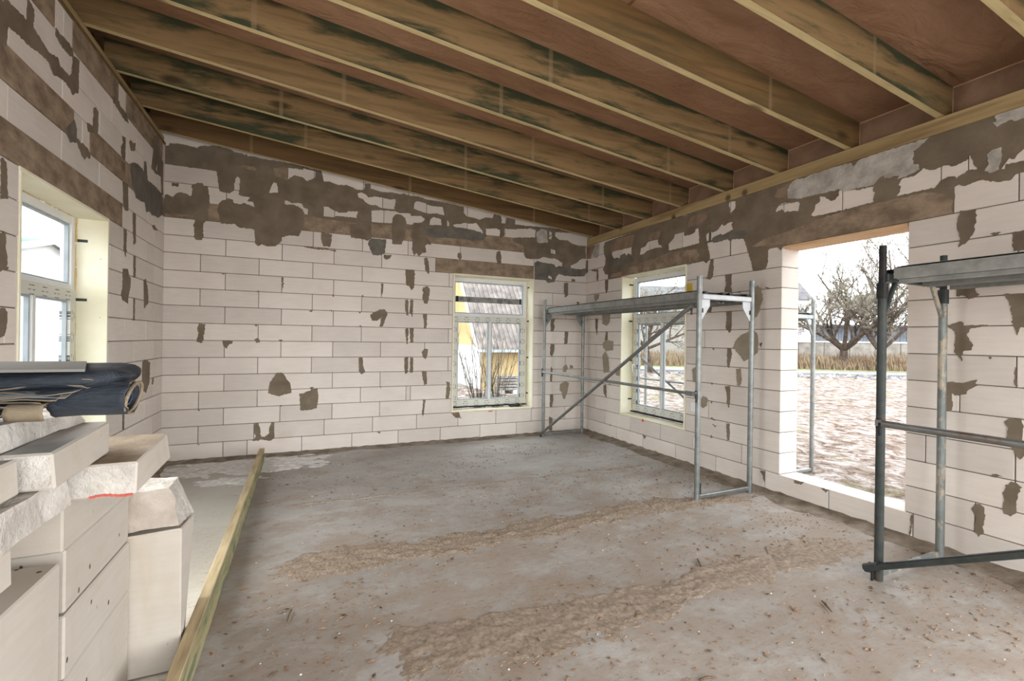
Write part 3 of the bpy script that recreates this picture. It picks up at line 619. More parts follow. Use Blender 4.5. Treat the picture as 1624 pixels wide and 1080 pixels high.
('r','g',[(-0.512,2.971),(-0.473,2.905),(-0.489,2.789),(-0.532,2.718),(-0.521,2.623),(-0.467,2.566),(-0.524,2.478),(-0.599,2.469),(-0.607,2.388),(-0.912,2.385),(-2.201,2.389),(-2.440,2.400),(-2.471,2.365),(-2.515,2.389),(-2.522,2.435),(-2.498,2.535),(-2.474,2.602),(-2.549,2.607),(-2.571,2.581),(-2.629,2.577),(-2.755,2.587),(-2.803,2.550),(-2.823,2.574),(-2.966,2.547),(-3.005,2.446),(-3.019,2.400),(-3.012,2.423),(-3.044,2.342),(-3.083,2.196),(-3.178,2.194),(-3.224,2.209),(-3.241,2.259),(-3.244,2.384),(-3.267,2.401),(-3.311,2.408),(-3.345,2.392),(-3.378,2.356),(-3.398,2.403),(-3.745,2.411),(-4.322,2.412),(-4.675,2.411),(-4.676,2.586),(-4.701,2.596),(-4.736,2.575),(-4.763,2.581),(-4.801,2.591),(-4.828,2.590),(-4.865,2.565),(-4.916,2.549),(-4.966,2.548),(-4.985,2.576),(-5.023,2.577),(-5.060,2.578),(-5.056,3.011),(-5.019,3.012),(-4.247,3.008),(-4.017,3.010),(-3.792,3.005),(-3.246,3.008),(-2.720,3.009),(-2.139,2.992),(-1.586,3.000),(-0.672,2.978)],[(-0.689,2.789),(-0.778,2.797),(-0.927,2.795),(-1.023,2.801),(-1.144,2.787),(-1.147,2.668),(-1.072,2.710),(-1.026,2.680),(-0.989,2.723),(-0.893,2.709),(-0.881,2.664),(-0.806,2.692),(-0.743,2.678),(-0.690,2.741)],[(-1.317,2.648),(-1.341,2.737),(-1.427,2.744),(-1.488,2.803),(-1.680,2.788),(-1.691,2.717),(-1.730,2.710),(-1.759,2.671),(-1.632,2.687),(-1.470,2.680),(-1.386,2.644)],[(-1.868,2.699),(-1.952,2.749),(-1.978,2.802),(-2.126,2.798),(-2.136,2.745),(-2.244,2.742),(-2.300,2.756),(-2.308,2.791),(-2.347,2.801),(-2.356,2.763),(-2.365,2.705),(-2.366,2.613),(-2.147,2.609),(-1.873,2.611)],[(-2.465,2.697),(-2.525,2.721),(-2.562,2.696),(-2.641,2.720),(-2.676,2.765),(-2.725,2.743),(-2.766,2.762),(-2.840,2.763),(-2.807,2.730),(-2.834,2.679),(-2.781,2.662),(-2.685,2.641),(-2.670,2.662),(-2.563,2.642),(-2.549,2.615),(-2.474,2.614)],[(-2.782,2.981),(-2.856,2.976),(-2.857,2.899),(-2.818,2.875),(-2.785,2.838),(-2.790,2.905),(-2.765,2.945)],[(-3.317,2.756),(-3.355,2.803),(-3.403,2.811),(-3.487,2.788),(-3.548,2.782),(-3.563,2.759),(-3.549,2.694),(-3.488,2.709),(-3.404,2.720),(-3.382,2.755),(-3.328,2.738)],[(-3.667,2.626),(-3.695,2.667),(-3.704,2.712),(-3.741,2.731),(-3.745,2.777),(-3.795,2.753),(-3.831,2.716),(-3.875,2.713),(-3.896,2.735),(-3.908,2.785),(-4.041,2.747),(-4.173,2.738),(-4.166,2.719),(-4.181,2.689),(-4.171,2.650),(-4.173,2.615),(-4.002,2.608),(-3.691,2.609)],[(-4.323,2.616),(-4.350,2.649),(-4.353,2.689),(-4.339,2.701),(-4.363,2.743),(-4.430,2.738),(-4.469,2.757),(-4.494,2.780),(-4.533,2.752),(-4.582,2.751),(-4.642,2.753),(-4.660,2.736),(-4.700,2.741),(-4.739,2.749),(-4.756,2.784),(-4.778,2.729),(-4.799,2.671),(-4.746,2.678),(-4.718,2.661),(-4.690,2.637),(-4.681,2.658),(-4.643,2.669),(-4.601,2.653),(-4.571,2.613),(-4.458,2.615)],[(-4.918,2.632),(-4.935,2.661),(-4.955,2.692),(-4.979,2.676),(-4.998,2.707),(-5.022,2.728),(-5.050,2.735),(-5.050,2.648),(-5.022,2.651),(-4.984,2.651),(-4.940,2.659),(-4.935,2.626)]),
('r','w',[(-3.443,2.930),(-3.484,2.978),(-3.535,3.002),(-3.604,2.980),(-3.662,3.000),(-3.737,2.995),(-3.783,3.000),(-3.914,2.996),(-3.998,2.990),(-4.023,2.950),(-4.046,2.977),(-4.078,2.993),(-4.232,2.997),(-4.332,2.993),(-4.427,2.993),(-4.530,2.996),(-4.511,2.977),(-4.473,2.944),(-4.434,2.927),(-4.435,2.831),(-4.468,2.820),(-4.475,2.778),(-4.430,2.762),(-4.335,2.747),(-4.349,2.772),(-4.250,2.778),(-4.242,2.806),(-4.206,2.792),(-4.169,2.753),(-4.020,2.762),(-3.951,2.764),(-3.908,2.795),(-3.740,2.801),(-3.626,2.805),(-3.568,2.806),(-3.445,2.840)]),
('r','w',[(-4.874,2.955),(-4.892,2.955),(-4.884,2.993),(-4.891,3.007),(-5.019,3.002),(-5.052,3.000),(-5.052,2.920),(-5.010,2.925),(-4.991,2.919),(-4.967,2.937),(-4.922,2.931),(-4.897,2.918)]),
('r','w',[(-4.850,2.753),(-4.878,2.775),(-4.919,2.777),(-4.922,2.720),(-4.910,2.634),(-4.864,2.621),(-4.838,2.644),(-4.858,2.694)]),
('r','b',[(-0.650,2.795),(-0.672,2.965),(-1.204,2.952),(-1.163,2.783)]),
('r','b',[(-1.488,2.810),(-1.507,2.891),(-1.745,2.904),(-1.680,2.788)]),
('r','b',[(-2.176,2.844),(-2.224,2.947),(-2.535,2.957),(-2.462,2.867),(-2.354,2.830)]),
('r','b',[(-3.315,2.885),(-3.336,2.961),(-3.505,2.981),(-3.443,2.930),(-3.434,2.843)]),
('r','b',[(0.019,2.992),(-0.260,2.985),(-0.205,2.869),(-0.133,2.780),(0.004,2.792)]),
('r','w',[(-0.133,2.788),(-0.260,2.985),(-0.374,2.980),(-0.364,2.810),(-0.308,2.769)]),
('r','d',[(-0.613,2.674),(-0.678,2.712),(-0.743,2.673),(-0.806,2.688),(-0.881,2.661),(-0.905,2.704),(-0.989,2.720),(-1.026,2.677),(-1.147,2.665),(-1.212,2.584),(-0.932,2.565),(-0.655,2.557)]),
('r','g',[(0.019,2.769),(-0.043,2.759),(-0.047,2.571),(0.023,2.545)]),
('r','g',[(-0.137,2.593),(-0.327,2.588),(-0.344,2.484),(-0.332,2.386),(-0.297,2.423),(-0.299,2.547),(-0.183,2.570)]),
('r','g',[(-0.526,2.389),(-0.601,2.389),(-0.597,2.246),(-0.558,2.186),(-0.524,2.269)]),
('r','g',[(-2.538,2.403),(-2.571,2.398),(-2.579,2.308),(-2.563,2.192),(-2.534,2.174),(-2.474,2.185),(-2.496,2.224),(-2.510,2.294)]),
('r','g',[(-2.741,2.200),(-2.822,2.198),(-2.817,2.117),(-2.826,1.992),(-2.737,2.000),(-2.730,2.035),(-2.750,2.090)]),
('r','t',[(-0.236,2.188),(-0.379,2.184),(-0.353,2.121),(-0.282,2.085),(-0.237,2.138)]),
('r','d',[(-2.563,2.636),(-2.670,2.662),(-2.685,2.641),(-2.835,2.651),(-2.977,2.638),(-3.003,2.600),(-2.966,2.552),(-2.823,2.580),(-2.755,2.591),(-2.629,2.580),(-2.571,2.584)]),
('r','t',[(-0.459,1.902),(-0.664,1.892),(-0.660,1.750),(-0.579,1.690),(-0.472,1.718)]),
('r','t',[(-0.492,1.428),(-0.563,1.474),(-0.747,1.456),(-0.750,1.322),(-0.567,1.305),(-0.494,1.365)]),
('r','t',[(-3.071,2.016),(-3.127,2.043),(-3.182,2.013),(-3.193,1.889),(-3.167,1.809),(-3.132,1.728),(-3.057,1.697),(-3.045,1.866)]),
('r','g',[(-0.282,1.813),(-0.349,1.797),(-0.343,1.657),(-0.324,1.549),(-0.285,1.658)]),
('r','g',[(-0.564,1.598),(-0.606,1.591),(-0.605,1.467),(-0.542,1.466)]),
('r','g',[(-2.499,1.892),(-2.564,1.897),(-2.554,1.806),(-2.496,1.805)]),
('r','g',[(-2.757,1.796),(-2.827,1.801),(-2.826,1.599),(-2.799,1.565),(-2.752,1.618),(-2.765,1.707)]),
('r','g',[(-3.218,2.023),(-3.272,2.008),(-3.251,1.992)]),
('r','t',[(-0.484,1.231),(-0.554,1.303),(-0.631,1.224),(-0.669,0.992),(-0.520,0.969)]),
('r','t',[(-0.827,1.052),(-0.912,1.045),(-0.907,0.950),(-0.822,0.955)]),
('r','t',[(-2.848,1.409),(-2.903,1.506),(-2.982,1.557),(-3.078,1.599),(-3.134,1.565),(-3.154,1.466),(-3.147,1.366),(-3.063,1.305),(-2.987,1.268),(-2.926,1.342)]),
('r','t',[(-2.898,1.185),(-2.948,1.192),(-2.960,1.086),(-2.941,1.008),(-2.907,1.013)]),
('r','t',[(-2.289,1.146),(-2.375,1.180),(-2.420,1.135),(-2.422,0.994),(-2.305,0.993)]),
('r','t',[(-2.402,0.784),(-2.454,0.847),(-2.520,0.827),(-2.514,0.743),(-2.456,0.706),(-2.408,0.728)]),
('r','g',[(-0.525,0.782),(-0.592,0.788),(-0.596,0.603),(-0.528,0.657)]),
('r','g',[(-2.777,1.399),(-2.829,1.400),(-2.835,1.304),(-2.805,1.188),(-2.780,1.204)]),
('r','g',[(-2.750,0.980),(-2.819,0.995),(-2.821,0.864),(-2.808,0.757),(-2.780,0.823),(-2.778,0.912)]),
('r','g',[(-2.778,0.584),(-2.822,0.592),(-2.825,0.416),(-2.793,0.401)]),
('r','g',[(-2.587,0.545),(-2.655,0.535),(-2.633,0.519)]),
('r','g',[(-1.428,0.207),(-1.500,0.188),(-1.462,0.147)]),
('r','g',[(-3.158,1.457),(-3.194,1.466),(-3.183,1.417)]),
('r','g',[(-3.539,0.190),(-3.639,0.196),(-3.609,0.165),(-3.547,0.162)]),
('r','g',[(-3.192,0.189),(-3.246,0.187),(-3.239,0.088),(-3.220,0.148)]),
('r','g',[(-3.785,0.191),(-3.855,0.194),(-3.828,0.160)]),
('r','g',[(-4.715,2.410),(-4.797,2.392),(-4.797,2.305),(-4.778,2.225),(-4.740,2.171),(-4.705,2.154),(-4.713,2.221),(-4.695,2.288),(-4.698,2.351)]),
('r','g',[(-4.975,2.202),(-5.027,2.207),(-5.056,2.195),(-5.057,2.082),(-4.983,2.078),(-4.975,2.149)]),
('r','g',[(-4.703,1.949),(-4.802,1.938),(-4.799,1.837),(-4.820,1.813),(-4.761,1.784),(-4.752,1.808),(-4.695,1.812)]),
('r','g',[(-4.940,1.806),(-5.030,1.801),(-5.059,1.804),(-5.062,1.577),(-5.018,1.588),(-5.003,1.536),(-4.984,1.599),(-4.976,1.684),(-4.964,1.748),(-4.948,1.781)]),
('r','g',[(-4.638,1.606),(-4.728,1.633),(-4.737,1.604),(-4.863,1.607),(-4.822,1.591),(-4.772,1.581),(-4.755,1.536),(-4.790,1.469),(-4.782,1.435),(-4.735,1.422),(-4.731,1.354),(-4.708,1.399),(-4.690,1.432),(-4.698,1.536),(-4.675,1.582)]),
('r','g',[(-4.630,1.202),(-4.684,1.210),(-4.705,1.202),(-4.765,1.214),(-4.794,1.229),(-4.813,1.234),(-4.803,1.211),(-4.818,1.196),(-4.784,1.171),(-4.760,1.149),(-4.758,1.129),(-4.731,1.123),(-4.696,1.112),(-4.677,1.127),(-4.686,1.042),(-4.681,1.008),(-4.655,0.995),(-4.634,0.995)]),
('r','g',[(-4.948,0.974),(-4.970,0.996),(-5.025,1.005),(-5.036,0.965),(-5.031,0.875),(-5.035,0.834),(-5.048,0.796),(-5.040,0.770),(-5.024,0.743),(-5.007,0.762),(-4.989,0.806),(-4.958,0.836),(-4.964,0.898),(-4.962,0.946)]),
('r','g',[(-4.991,1.241),(-4.997,1.331),(-5.002,1.247),(-5.011,1.212),(-4.998,1.211)]),
('r','g',[(-4.957,0.562),(-4.983,0.591),(-5.008,0.589),(-5.034,0.567),(-5.017,0.526),(-5.010,0.452),(-5.012,0.399),(-4.985,0.365),(-4.954,0.372),(-4.947,0.419),(-4.953,0.469),(-4.949,0.492)]),
('r','g',[(-4.793,0.354),(-4.812,0.382),(-4.835,0.397),(-4.857,0.382),(-4.860,0.301),(-4.849,0.197),(-4.831,0.174),(-4.814,0.196),(-4.808,0.257),(-4.815,0.292)]),
('r','g',[(-4.452,0.188),(-4.466,0.193),(-4.461,0.129),(-4.445,0.017),(-4.436,0.014),(-4.450,0.110)]),
('l','g',[(-3.131,3.162),(-3.015,3.240),(-2.967,3.238),(-2.896,3.243),(-2.833,3.247),(-2.831,3.363),(-2.815,3.374),(-2.781,3.359),(-2.758,3.350),(-2.766,3.246),(-2.743,3.242),(-2.660,3.222),(-2.585,3.201),(-2.533,3.213),(-2.480,3.233),(-2.444,3.191),(-2.366,3.198),(-2.307,3.194),(-2.277,3.231),(-2.271,3.291),(-2.258,3.363),(-2.171,3.379),(-2.175,3.262),(-2.173,3.189),(-2.187,3.138),(-2.227,3.130),(-2.257,3.094),(-2.304,3.117),(-2.393,3.129),(-2.449,3.117),(-2.530,3.099),(-2.557,3.118),(-2.583,3.143),(-2.608,3.142),(-2.658,3.141),(-2.882,3.110),(-2.908,3.118),(-2.963,3.108),(-3.012,3.104),(-3.020,3.051),(-3.028,2.985),(-3.074,2.981),(-3.127,2.977)]),
('l','g',[(-2.499,3.407),(-2.444,3.396),(-2.402,3.408),(-2.275,3.404),(-2.265,3.345),(-2.341,3.331),(-2.399,3.330),(-2.456,3.341),(-2.504,3.360)]),
('l','d',[(-2.354,2.820),(-2.326,2.853),(-2.237,2.933),(-2.203,2.889),(-2.208,2.785),(-2.247,2.777),(-2.293,2.756),(-2.324,2.783)]),
('l','g',[(-2.209,2.821),(-2.169,2.829),(-2.136,2.813),(-2.085,2.824),(-2.015,2.820),(-1.969,2.787),(-1.977,2.757),(-2.031,2.753),(-2.065,2.718),(-2.116,2.738),(-2.167,2.778)]),
('l','g',[(-1.918,3.161),(-1.890,3.178),(-1.841,3.168),(-1.844,2.981),(-1.966,2.956),(-2.020,2.949),(-2.036,3.000),(-1.931,3.017)]),
('l','g',[(-1.555,3.382),(-1.417,3.446),(-1.392,3.413),(-1.240,3.417),(-1.185,3.357),(-1.263,3.342),(-1.365,3.353),(-1.450,3.369)]),
('l','g',[(-1.333,3.180),(-1.257,3.200),(-1.262,2.999),(-1.312,2.982),(-1.351,3.022),(-1.354,3.085),(-1.306,3.131)]),
('l','g',[(-1.151,3.190),(-1.125,3.229),(-1.055,3.222),(-0.999,3.249),(-1.010,3.171),(-1.107,3.135)]),
('l','g',[(-0.453,3.359),(-0.444,3.538),(-0.259,3.612),(-0.251,3.444),(-0.170,3.399),(-0.087,3.387),(-0.076,3.015),(-0.130,3.017),(-0.159,3.200),(-0.315,3.184),(-0.284,3.319),(-0.355,3.227),(-0.315,3.173),(-0.498,3.180)]),
('l','g',[(-1.305,2.791),(-1.175,2.812),(-1.165,2.569),(-1.231,2.557),(-1.284,2.586)]),
('l','g',[(-3.059,2.376),(-3.041,2.388),(-3.012,2.375),(-3.002,2.339),(-3.000,2.255),(-2.989,2.185),(-3.054,2.164)]),
('l','g',[(-1.349,2.969),(-1.260,2.963),(-1.257,2.871),(-1.334,2.901)]),
('l','d',[(-1.129,3.007),(-1.034,3.052),(-0.918,3.075),(-0.794,3.071),(-0.746,3.045),(-0.735,3.168),(-0.687,3.180),(-0.629,3.009),(-0.561,3.019),(-0.382,3.029),(-0.130,3.017),(-0.078,2.803),(-0.254,2.726),(-0.476,2.707),(-0.547,2.722),(-0.647,2.687),(-0.701,2.773),(-0.842,2.750),(-0.963,2.748),(-0.993,2.788),(-1.081,2.831),(-1.112,2.918)]),
('l','g',[(-1.042,2.586),(-0.961,2.591),(-0.950,2.323),(-1.007,2.297)]),
('l','g',[(-1.264,2.388),(-1.196,2.395),(-1.197,2.234),(-1.214,2.151),(-1.257,2.209)]),
('l','g',[(-1.003,2.191),(-0.944,2.201),(-0.949,1.999),(-0.994,1.994)]),
('l','g',[(-1.270,2.037),(-1.148,2.050),(-1.125,2.001),(-1.068,1.970),(-1.078,1.894),(-1.137,1.785),(-1.135,1.736),(-1.279,1.767),(-1.300,1.815),(-1.271,1.875)]),
('l','g',[(-0.695,1.996),(-0.635,2.020),(-0.561,1.911),(-0.545,1.787),(-0.672,1.721)]),
('l','g',[(-0.986,1.796),(-0.949,1.791),(-0.954,1.590),(-0.990,1.589)]),
('l','g',[(-0.457,2.593),(-0.391,2.617),(-0.242,2.587),(-0.388,2.565)]),
('l','g',[(-3.063,1.984),(-3.006,2.000),(-3.004,1.908),(-2.988,1.867),(-2.994,1.804),(-3.058,1.778)]),
('l','g',[(-3.054,1.585),(-3.003,1.592),(-2.983,1.558),(-2.986,1.487),(-3.007,1.443),(-3.050,1.434)]),
('l','g',[(-0.698,1.184),(-0.597,1.203),(-0.462,1.172),(-0.468,0.968),(-0.581,0.865),(-0.671,0.905),(-0.702,1.054)]),
('l','g',[(-0.369,0.994),(-0.324,0.999),(-0.338,0.930),(-0.378,0.934)]),
('l','g',[(-1.231,0.783),(-1.186,0.776),(-1.184,0.607),(-1.220,0.607)]),
]

PATCH.append(('r', 'L', [(-0.66, 2.41), (-1.2, 2.405), (-1.8, 2.408), (-2.36, 2.405), (-2.38, 2.47), (-2.33, 2.55), (-2.1, 2.575), (-1.9, 2.59), (-1.7, 2.56), (-1.5, 2.55), (-1.3, 2.52), (-1.12, 2.50), (-0.9, 2.47), (-0.7, 2.46)]))
PATCH.append(('r', 'L', [(-3.06, 2.45), (-3.3, 2.42), (-3.5, 2.404), (-4.0, 2.404), (-4.4, 2.404), (-4.668, 2.404), (-4.668, 2.50), (-4.60, 2.56), (-4.5, 2.595), (-4.2, 2.596), (-3.9, 2.59), (-3.75, 2.58), (-3.6, 2.55), (-3.4, 2.52), (-3.2, 2.50)]))
THK = {'L': 0.0062, 'g': 0.0045, 'd': 0.0065, 't': 0.006, 'w': 0.0085, 'b': 0.0060}
def rag(loop, amp, keep_end=True):
    out = []
    n = len(loop)
    for i in range(n):
        a = loop[i]; b_ = loop[(i + 1) % n]
        L = math.hypot(b_[0] - a[0], b_[1] - a[1]); out.append(a)
        k = int(L / 0.012)
        if k > 1 and L < 1.2:
            nx, ny = -(b_[1] - a[1]) / L, (b_[0] - a[0]) / L
            for s_ in range(1, k):
                t_ = s_ / k; w_ = (noise.noise(Vector((a[0] * 31 + t_ * L * 38, a[1] * 31, 3.1))) + .8 * noise.noise(Vector((a[0] * 31 + t_ * L * 95, a[1] * 31, 8.1)))) * amp
                out.append((a[0] + (b_[0] - a[0]) * t_ + nx * w_, a[1] + (b_[1] - a[1]) * t_ + ny * w_))
    return out
def patch(wall, kind, outer, holes, parent):
    big = len(outer) > 14
    loops = [rag(outer, 0.009)] + [rag(h, 0.008) for h in holes]
    if wall == 'b': loops = [[(max(0.002, min(W - 0.002, u)), min(z, TOPZ['b'](u) - 0.02)) for u, z in l] for l in loops]
    if wall == 'l': loops = [[(min(-0.004, u), min(z, 3.60)) for u, z in l] for l in loops]
    if wall == 'r': loops = [[(min(-0.004, u), min(z, 2.998)) for u, z in l] for l in loops]
    th = THK[kind]
    tris = tessellate_polygon([[Vector((u, z, 0)) for u, z in l] for l in loops])
    flat = [p for l in loops for p in l]; n = len(flat)
    def dd(u, z): return -(th + 0.0015 * noise.noise(Vector((u * 9, z * 9, 1))))
    vs = [to3(wall, u, z, dd(u, z)) for u, z in flat] + [to3(wall, u, z, 0.001) for u, z in flat]
    fs = []
    for t in tris:
        a, b_, c_ = [Vector(vs[i]) for i in t]
        nrm = (b_ - a).cross(c_ - a); inn = Vector({'b': (0, -1, 0), 'l': (1, 0, 0), 'r': (-1, 0, 0)}[wall])
        fs.append(tuple(t) if nrm.dot(inn) > 0 else tuple(reversed(t)))
    base = 0
    for l in loops:
        L = len(l)
        for i in range(L):
            j = (i + 1) % L; fs.append((base + i, base + j, base + j + n, base + i + n))
        base += L
    nm = {'g': 'mortar_patch', 'd': 'mortar_smear', 't': 'filler_patch', 'w': 'plaster_patch', 'b': 'brown_patch', 'L': 'lintel_face'}[kind]
    return mesh(nm, vs, fs, M['lintel'] if kind == 'L' else M[kind], parent)
rc = random.Random(3)
for _ in range(46):
    wall_ = rc.choice('bbrrl'); k_ = rc.randint(1, 11)
    u_ = {'b': rc.choice([.35, .6, .95, 1.2, 1.55, 1.8, 2.15, 2.4]) , 'r': rc.choice([-2.45, -2.6, -2.9, -3.2, -.5, -.7, -4.6, -4.9]), 'l': rc.choice([-.3, -.6, -.96, -1.2, -3.0])}[wall_] + rc.uniform(-.03, .03)
    z_ = .2 * k_ + rc.choice([-.012, .0, .012]); a_ = rc.uniform(.008, .03); b_ = rc.uniform(.006, .018)
    PATCH.append((wall_, 'g', [(u_ - a_, z_ + rc.uniform(-.004, .004)), (u_ + a_ * .2, z_ - b_), (u_ + a_, z_ + rc.uniform(-.004, .006)), (u_ + a_ * .1, z_ + b_ * .6)]))
for it in PATCH:
    patch(it[0], it[1], it[2], it[3:], roots[it[0]])

# floor, mortar beds along the wall feet
q = MB(); nx, ny = 60, 90
x0, x1, y0, y1 = -0.2, W + 0.2, YB - 0.2, 0.2
vs = []; fs = []
for i in range(nx + 1):
    for j in range(ny + 1):
        x = x0 + (x1 - x0) * i / nx; y = y0 + (y1 - y0) * j / ny
        vs.append((x, y, 0.004 * noise.noise(Vector((x * 1.3, y * 2.1, 0))) - 0.004))
for i in range(nx):
    for j in range(ny):
        a = i * (ny + 1) + j; fs.append((a, a + ny + 1, a + ny + 2, a + 1))
q.add(vs, fs); q.box(x0, x1, y0, y1, -0.15, -0.02)
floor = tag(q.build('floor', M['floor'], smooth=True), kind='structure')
def fillet(name, wall, a, b_, width, h):
    q = MB(); n = int((b_ - a) / 0.035); rows = 5; vs = []; fs = []
    for i in range(n + 1):
        u = a + (b_ - a) * i / n
        wv = width * (1 + 0.55 * noise.noise(Vector((u * 2.6, 5, wall == 'b'))) + 0.25 * noise.noise(Vector((u * 13, 2, 0))))
        for r_ in range(rows):
            t_ = r_ / (rows - 1)
            hh = h * (1 - t_) ** 1.6 * (1 + 0.5 * noise.noise(Vector((u * 11, t_ * 4, 0)))) - (0.012 if t_ == 1 else 0)
            vs.append(to3(wall, u, max(-0.01, hh), -wv * t_ + (0.002 if r_ == 0 else 0)))
    for i in range(n):
        for r_ in range(rows - 1):
            a_ = i * rows + r_; f = (a_, a_ + rows, a_ + rows + 1, a_ + 1)
            fs.append(f)
    q.add(vs, fs); return tag(q.build(name, M['fillet'], smooth=True, fix=True), kind='structure')
fillet('trim_1', 'b', 0.0, W, 0.15, 0.022)
fillet('trim_2', 'r', YB, 0.0, 0.22, 0.03)
fillet('trim_3', 'l', YB, 0.0, 0.12, 0.02)
# screed joint and dust ridges on the floor
def ridge(name, pts, wd, h, mat, label, cat, seed, kind='stuff', dens=0.014):
    q = MB(); vs = []; fs = []; rows = 25
    L = [0]
    for a, b_ in zip(pts[:-1], pts[1:]): L.append(L[-1] + math.hypot(b_[0] - a[0], b_[1] - a[1]))
    n = int(L[-1] / dens)
    for i in range(n + 1):
        s_ = L[-1] * i / n; k = max(j for j in range(len(pts) - 1) if L[j] <= s_ + 1e-9); t_ = (s_ - L[k]) / (L[k + 1] - L[k])
        x = pts[k][0] + (pts[k + 1][0] - pts[k][0]) * t_; y = pts[k][1] + (pts[k + 1][1] - pts[k][1]) * t_
        ww = wd * (1.1 + 0.8 * noise.noise(Vector((s_ * 2.2, seed, 0))) + 0.5 * noise.noise(Vector((s_ * 8, seed, 4))))
        for r_ in range(rows):
            v = -1 + 2 * r_ / (rows - 1)
            z = h * (max(0, 1 - v * v) * 0.9 + 1.3 * noise.fractal(Vector((x * 9, (y + v * ww) * 17, seed)), 0.5, 2.2, 5) - 0.35) - 0.0005 - (0.006 if abs(v) > .99 else 0) - 0.03 * max(0, 1 - 12 * i / n, 1 - 12 * (n - i) / n)
            vs.append((x, y + v * ww + 0.02 * noise.noise(Vector((s_ * 3, 9, seed))), z))
    for i in range(n):
        for r_ in range(rows - 1):
            a_ = i * rows + r_; fs.append((a_, a_ + rows, a_ + rows + 1, a_ + 1))
    q.add(vs, fs); return tag(q.build(name, mat, smooth=True, fix=True), label, cat, kind=kind)
ridge('sawdust_ridge', [(1.08, -3.20), (1.8, -3.15), (2.4, -3.22), (3.14, -3.19), (4.07, -3.16), (4.6, -3.19), (5.5, -3.35)], 0.14, 0.010, M['saw'], 'long ridge of brown sawdust across the floor towards the far scaffold foot', 'sawdust', 2.2)
ridge('sawdust_ridge', [(1.6, -4.2), (2.25, -4.24), (2.56, -4.32), (3.14, -4.33), (3.81, -4.28), (4.85, -4.29), (5.45, -4.32)], 0.15, 0.006, M['dirt'], 'low trodden dirt ridge across the floor nearest the camera', 'dirt', 5.7)
ridge('sawdust_ridge', [(1.08, -1.95), (2.7, -2.01), (4.95, -2.05), (5.5, -2.06)], 0.012, 0.005, M['dirt'], 'thin straight line of dust along the far floor joint', 'dust', 7.7)
def powder(name, cx, cy, rx, ry, label, seed, thr=0.0, h=0.012, mat=None):
    n = 70; vs = []; idx = {}; fs = []
    def hh(x, y):
        e = 1 - ((x - cx) / rx) ** 2 - ((y - cy) / ry) ** 2
        return e * 0.7 + 0.75 * noise.fractal(Vector((x * 5, y * 9, seed)), 0.7, 2.1, 5) - 0.15 - thr
    for i in range(n):
        for j in range(n):
            x = cx - rx * 1.2 + 2.4 * rx * i / (n - 1); y = cy - ry * 1.2 + 2.4 * ry * j / (n - 1)
            if y > -0.02: y = -0.02
            idx[i, j] = len(vs); vs.append((x, y, min(1.0, max(-0.6, hh(x, y))) * h))
    for i in range(n - 1):
        for j in range(n - 1):
            f = (idx[i, j], idx[i + 1, j], idx[i + 1, j + 1], idx[i, j + 1])
            if max(vs[k][2] for k in f) > -0.003: fs.append(f)
    return tag(mesh(name, vs, fs, mat or M['plaster'], smooth=True), label, 'plaster powder', kind='stuff')
powder('plaster_spill', 0.95, -0.42, 0.85, 0.34, 'white plaster powder spilled on floor by back wall under the plank end', 1.7, 0.12)
powder('plaster_spill', 0.80, -1.0, 0.35, 0.16, 'small white plaster crumbs on floor left of the plank', 6.1, 0.42)

# ceiling membrane, joists, plates, blocking
def zc(x): return 3.95 - SL * x
q = MB()
q.add([(-0.6, YB - 0.4, zc(-0.6)), (W + 0.7, YB - 0.4, zc(W + 0.7)), (W + 0.7, 0.5, zc(W + 0.7)), (-0.6, 0.5, zc(-0.6))], [(0, 1, 2, 3)])
q.add([(-0.6, YB - 0.4, zc(-0.6) + .06), (W + 0.7, YB - 0.4, zc(W + 0.7) + .06), (W + 0.7, 0.5, zc(W + 0.7) + .06), (-0.6, 0.5, zc(-0.6) + .06)], [(0, 1, 2, 3)])
ceiling = tag(q.build('ceiling', M['ceiling']), kind='structure')
# overlap seam of the membrane
mesh('membrane_seam', [(3.32, -3.99, zc(3.32) - .004), (3.34, -3.99, zc(3.34) - .004), (3.36, -4.62, zc(3.36) - .004), (3.34, -4.62, zc(3.34) - .004)], [(0, 1, 2, 3)], M['joist_dark'], ceiling)
JN = [-.183, -.783, -1.425, -2.07, -2.72, -3.35, -3.99, -4.61, -5.243, -5.88, -6.52, -7.16, -7.8, -8.4]
JW = 0.046
for i, yn in enumerate(JN):
    a, b_ = (-0.10, W + 0.125)
    zb = lambda x: 3.703 - SL * x
    vs = [(a, yn, zb(a)), (b_, yn, zb(b_)), (b_, yn + JW, zb(b_)), (a, yn + JW, zb(a)), (a, yn, zc(a)), (b_, yn, zc(b_)), (b_, yn + JW, zc(b_)), (a, yn + JW, zc(a))]
    fs = [(0, 3, 2, 1), (4, 5, 6, 7), (0, 1, 5, 4), (2, 3, 7, 6), (0, 4, 7, 3), (1, 2, 6, 5)]
    side = M['joist_dark'] if i == 0 else (M['joist_clean'] if i in (6,) else M['joist'])
    mesh('joist', vs, fs, [side, M['joist_edge']], ceiling, [1, 0, 0, 0, 0, 0])
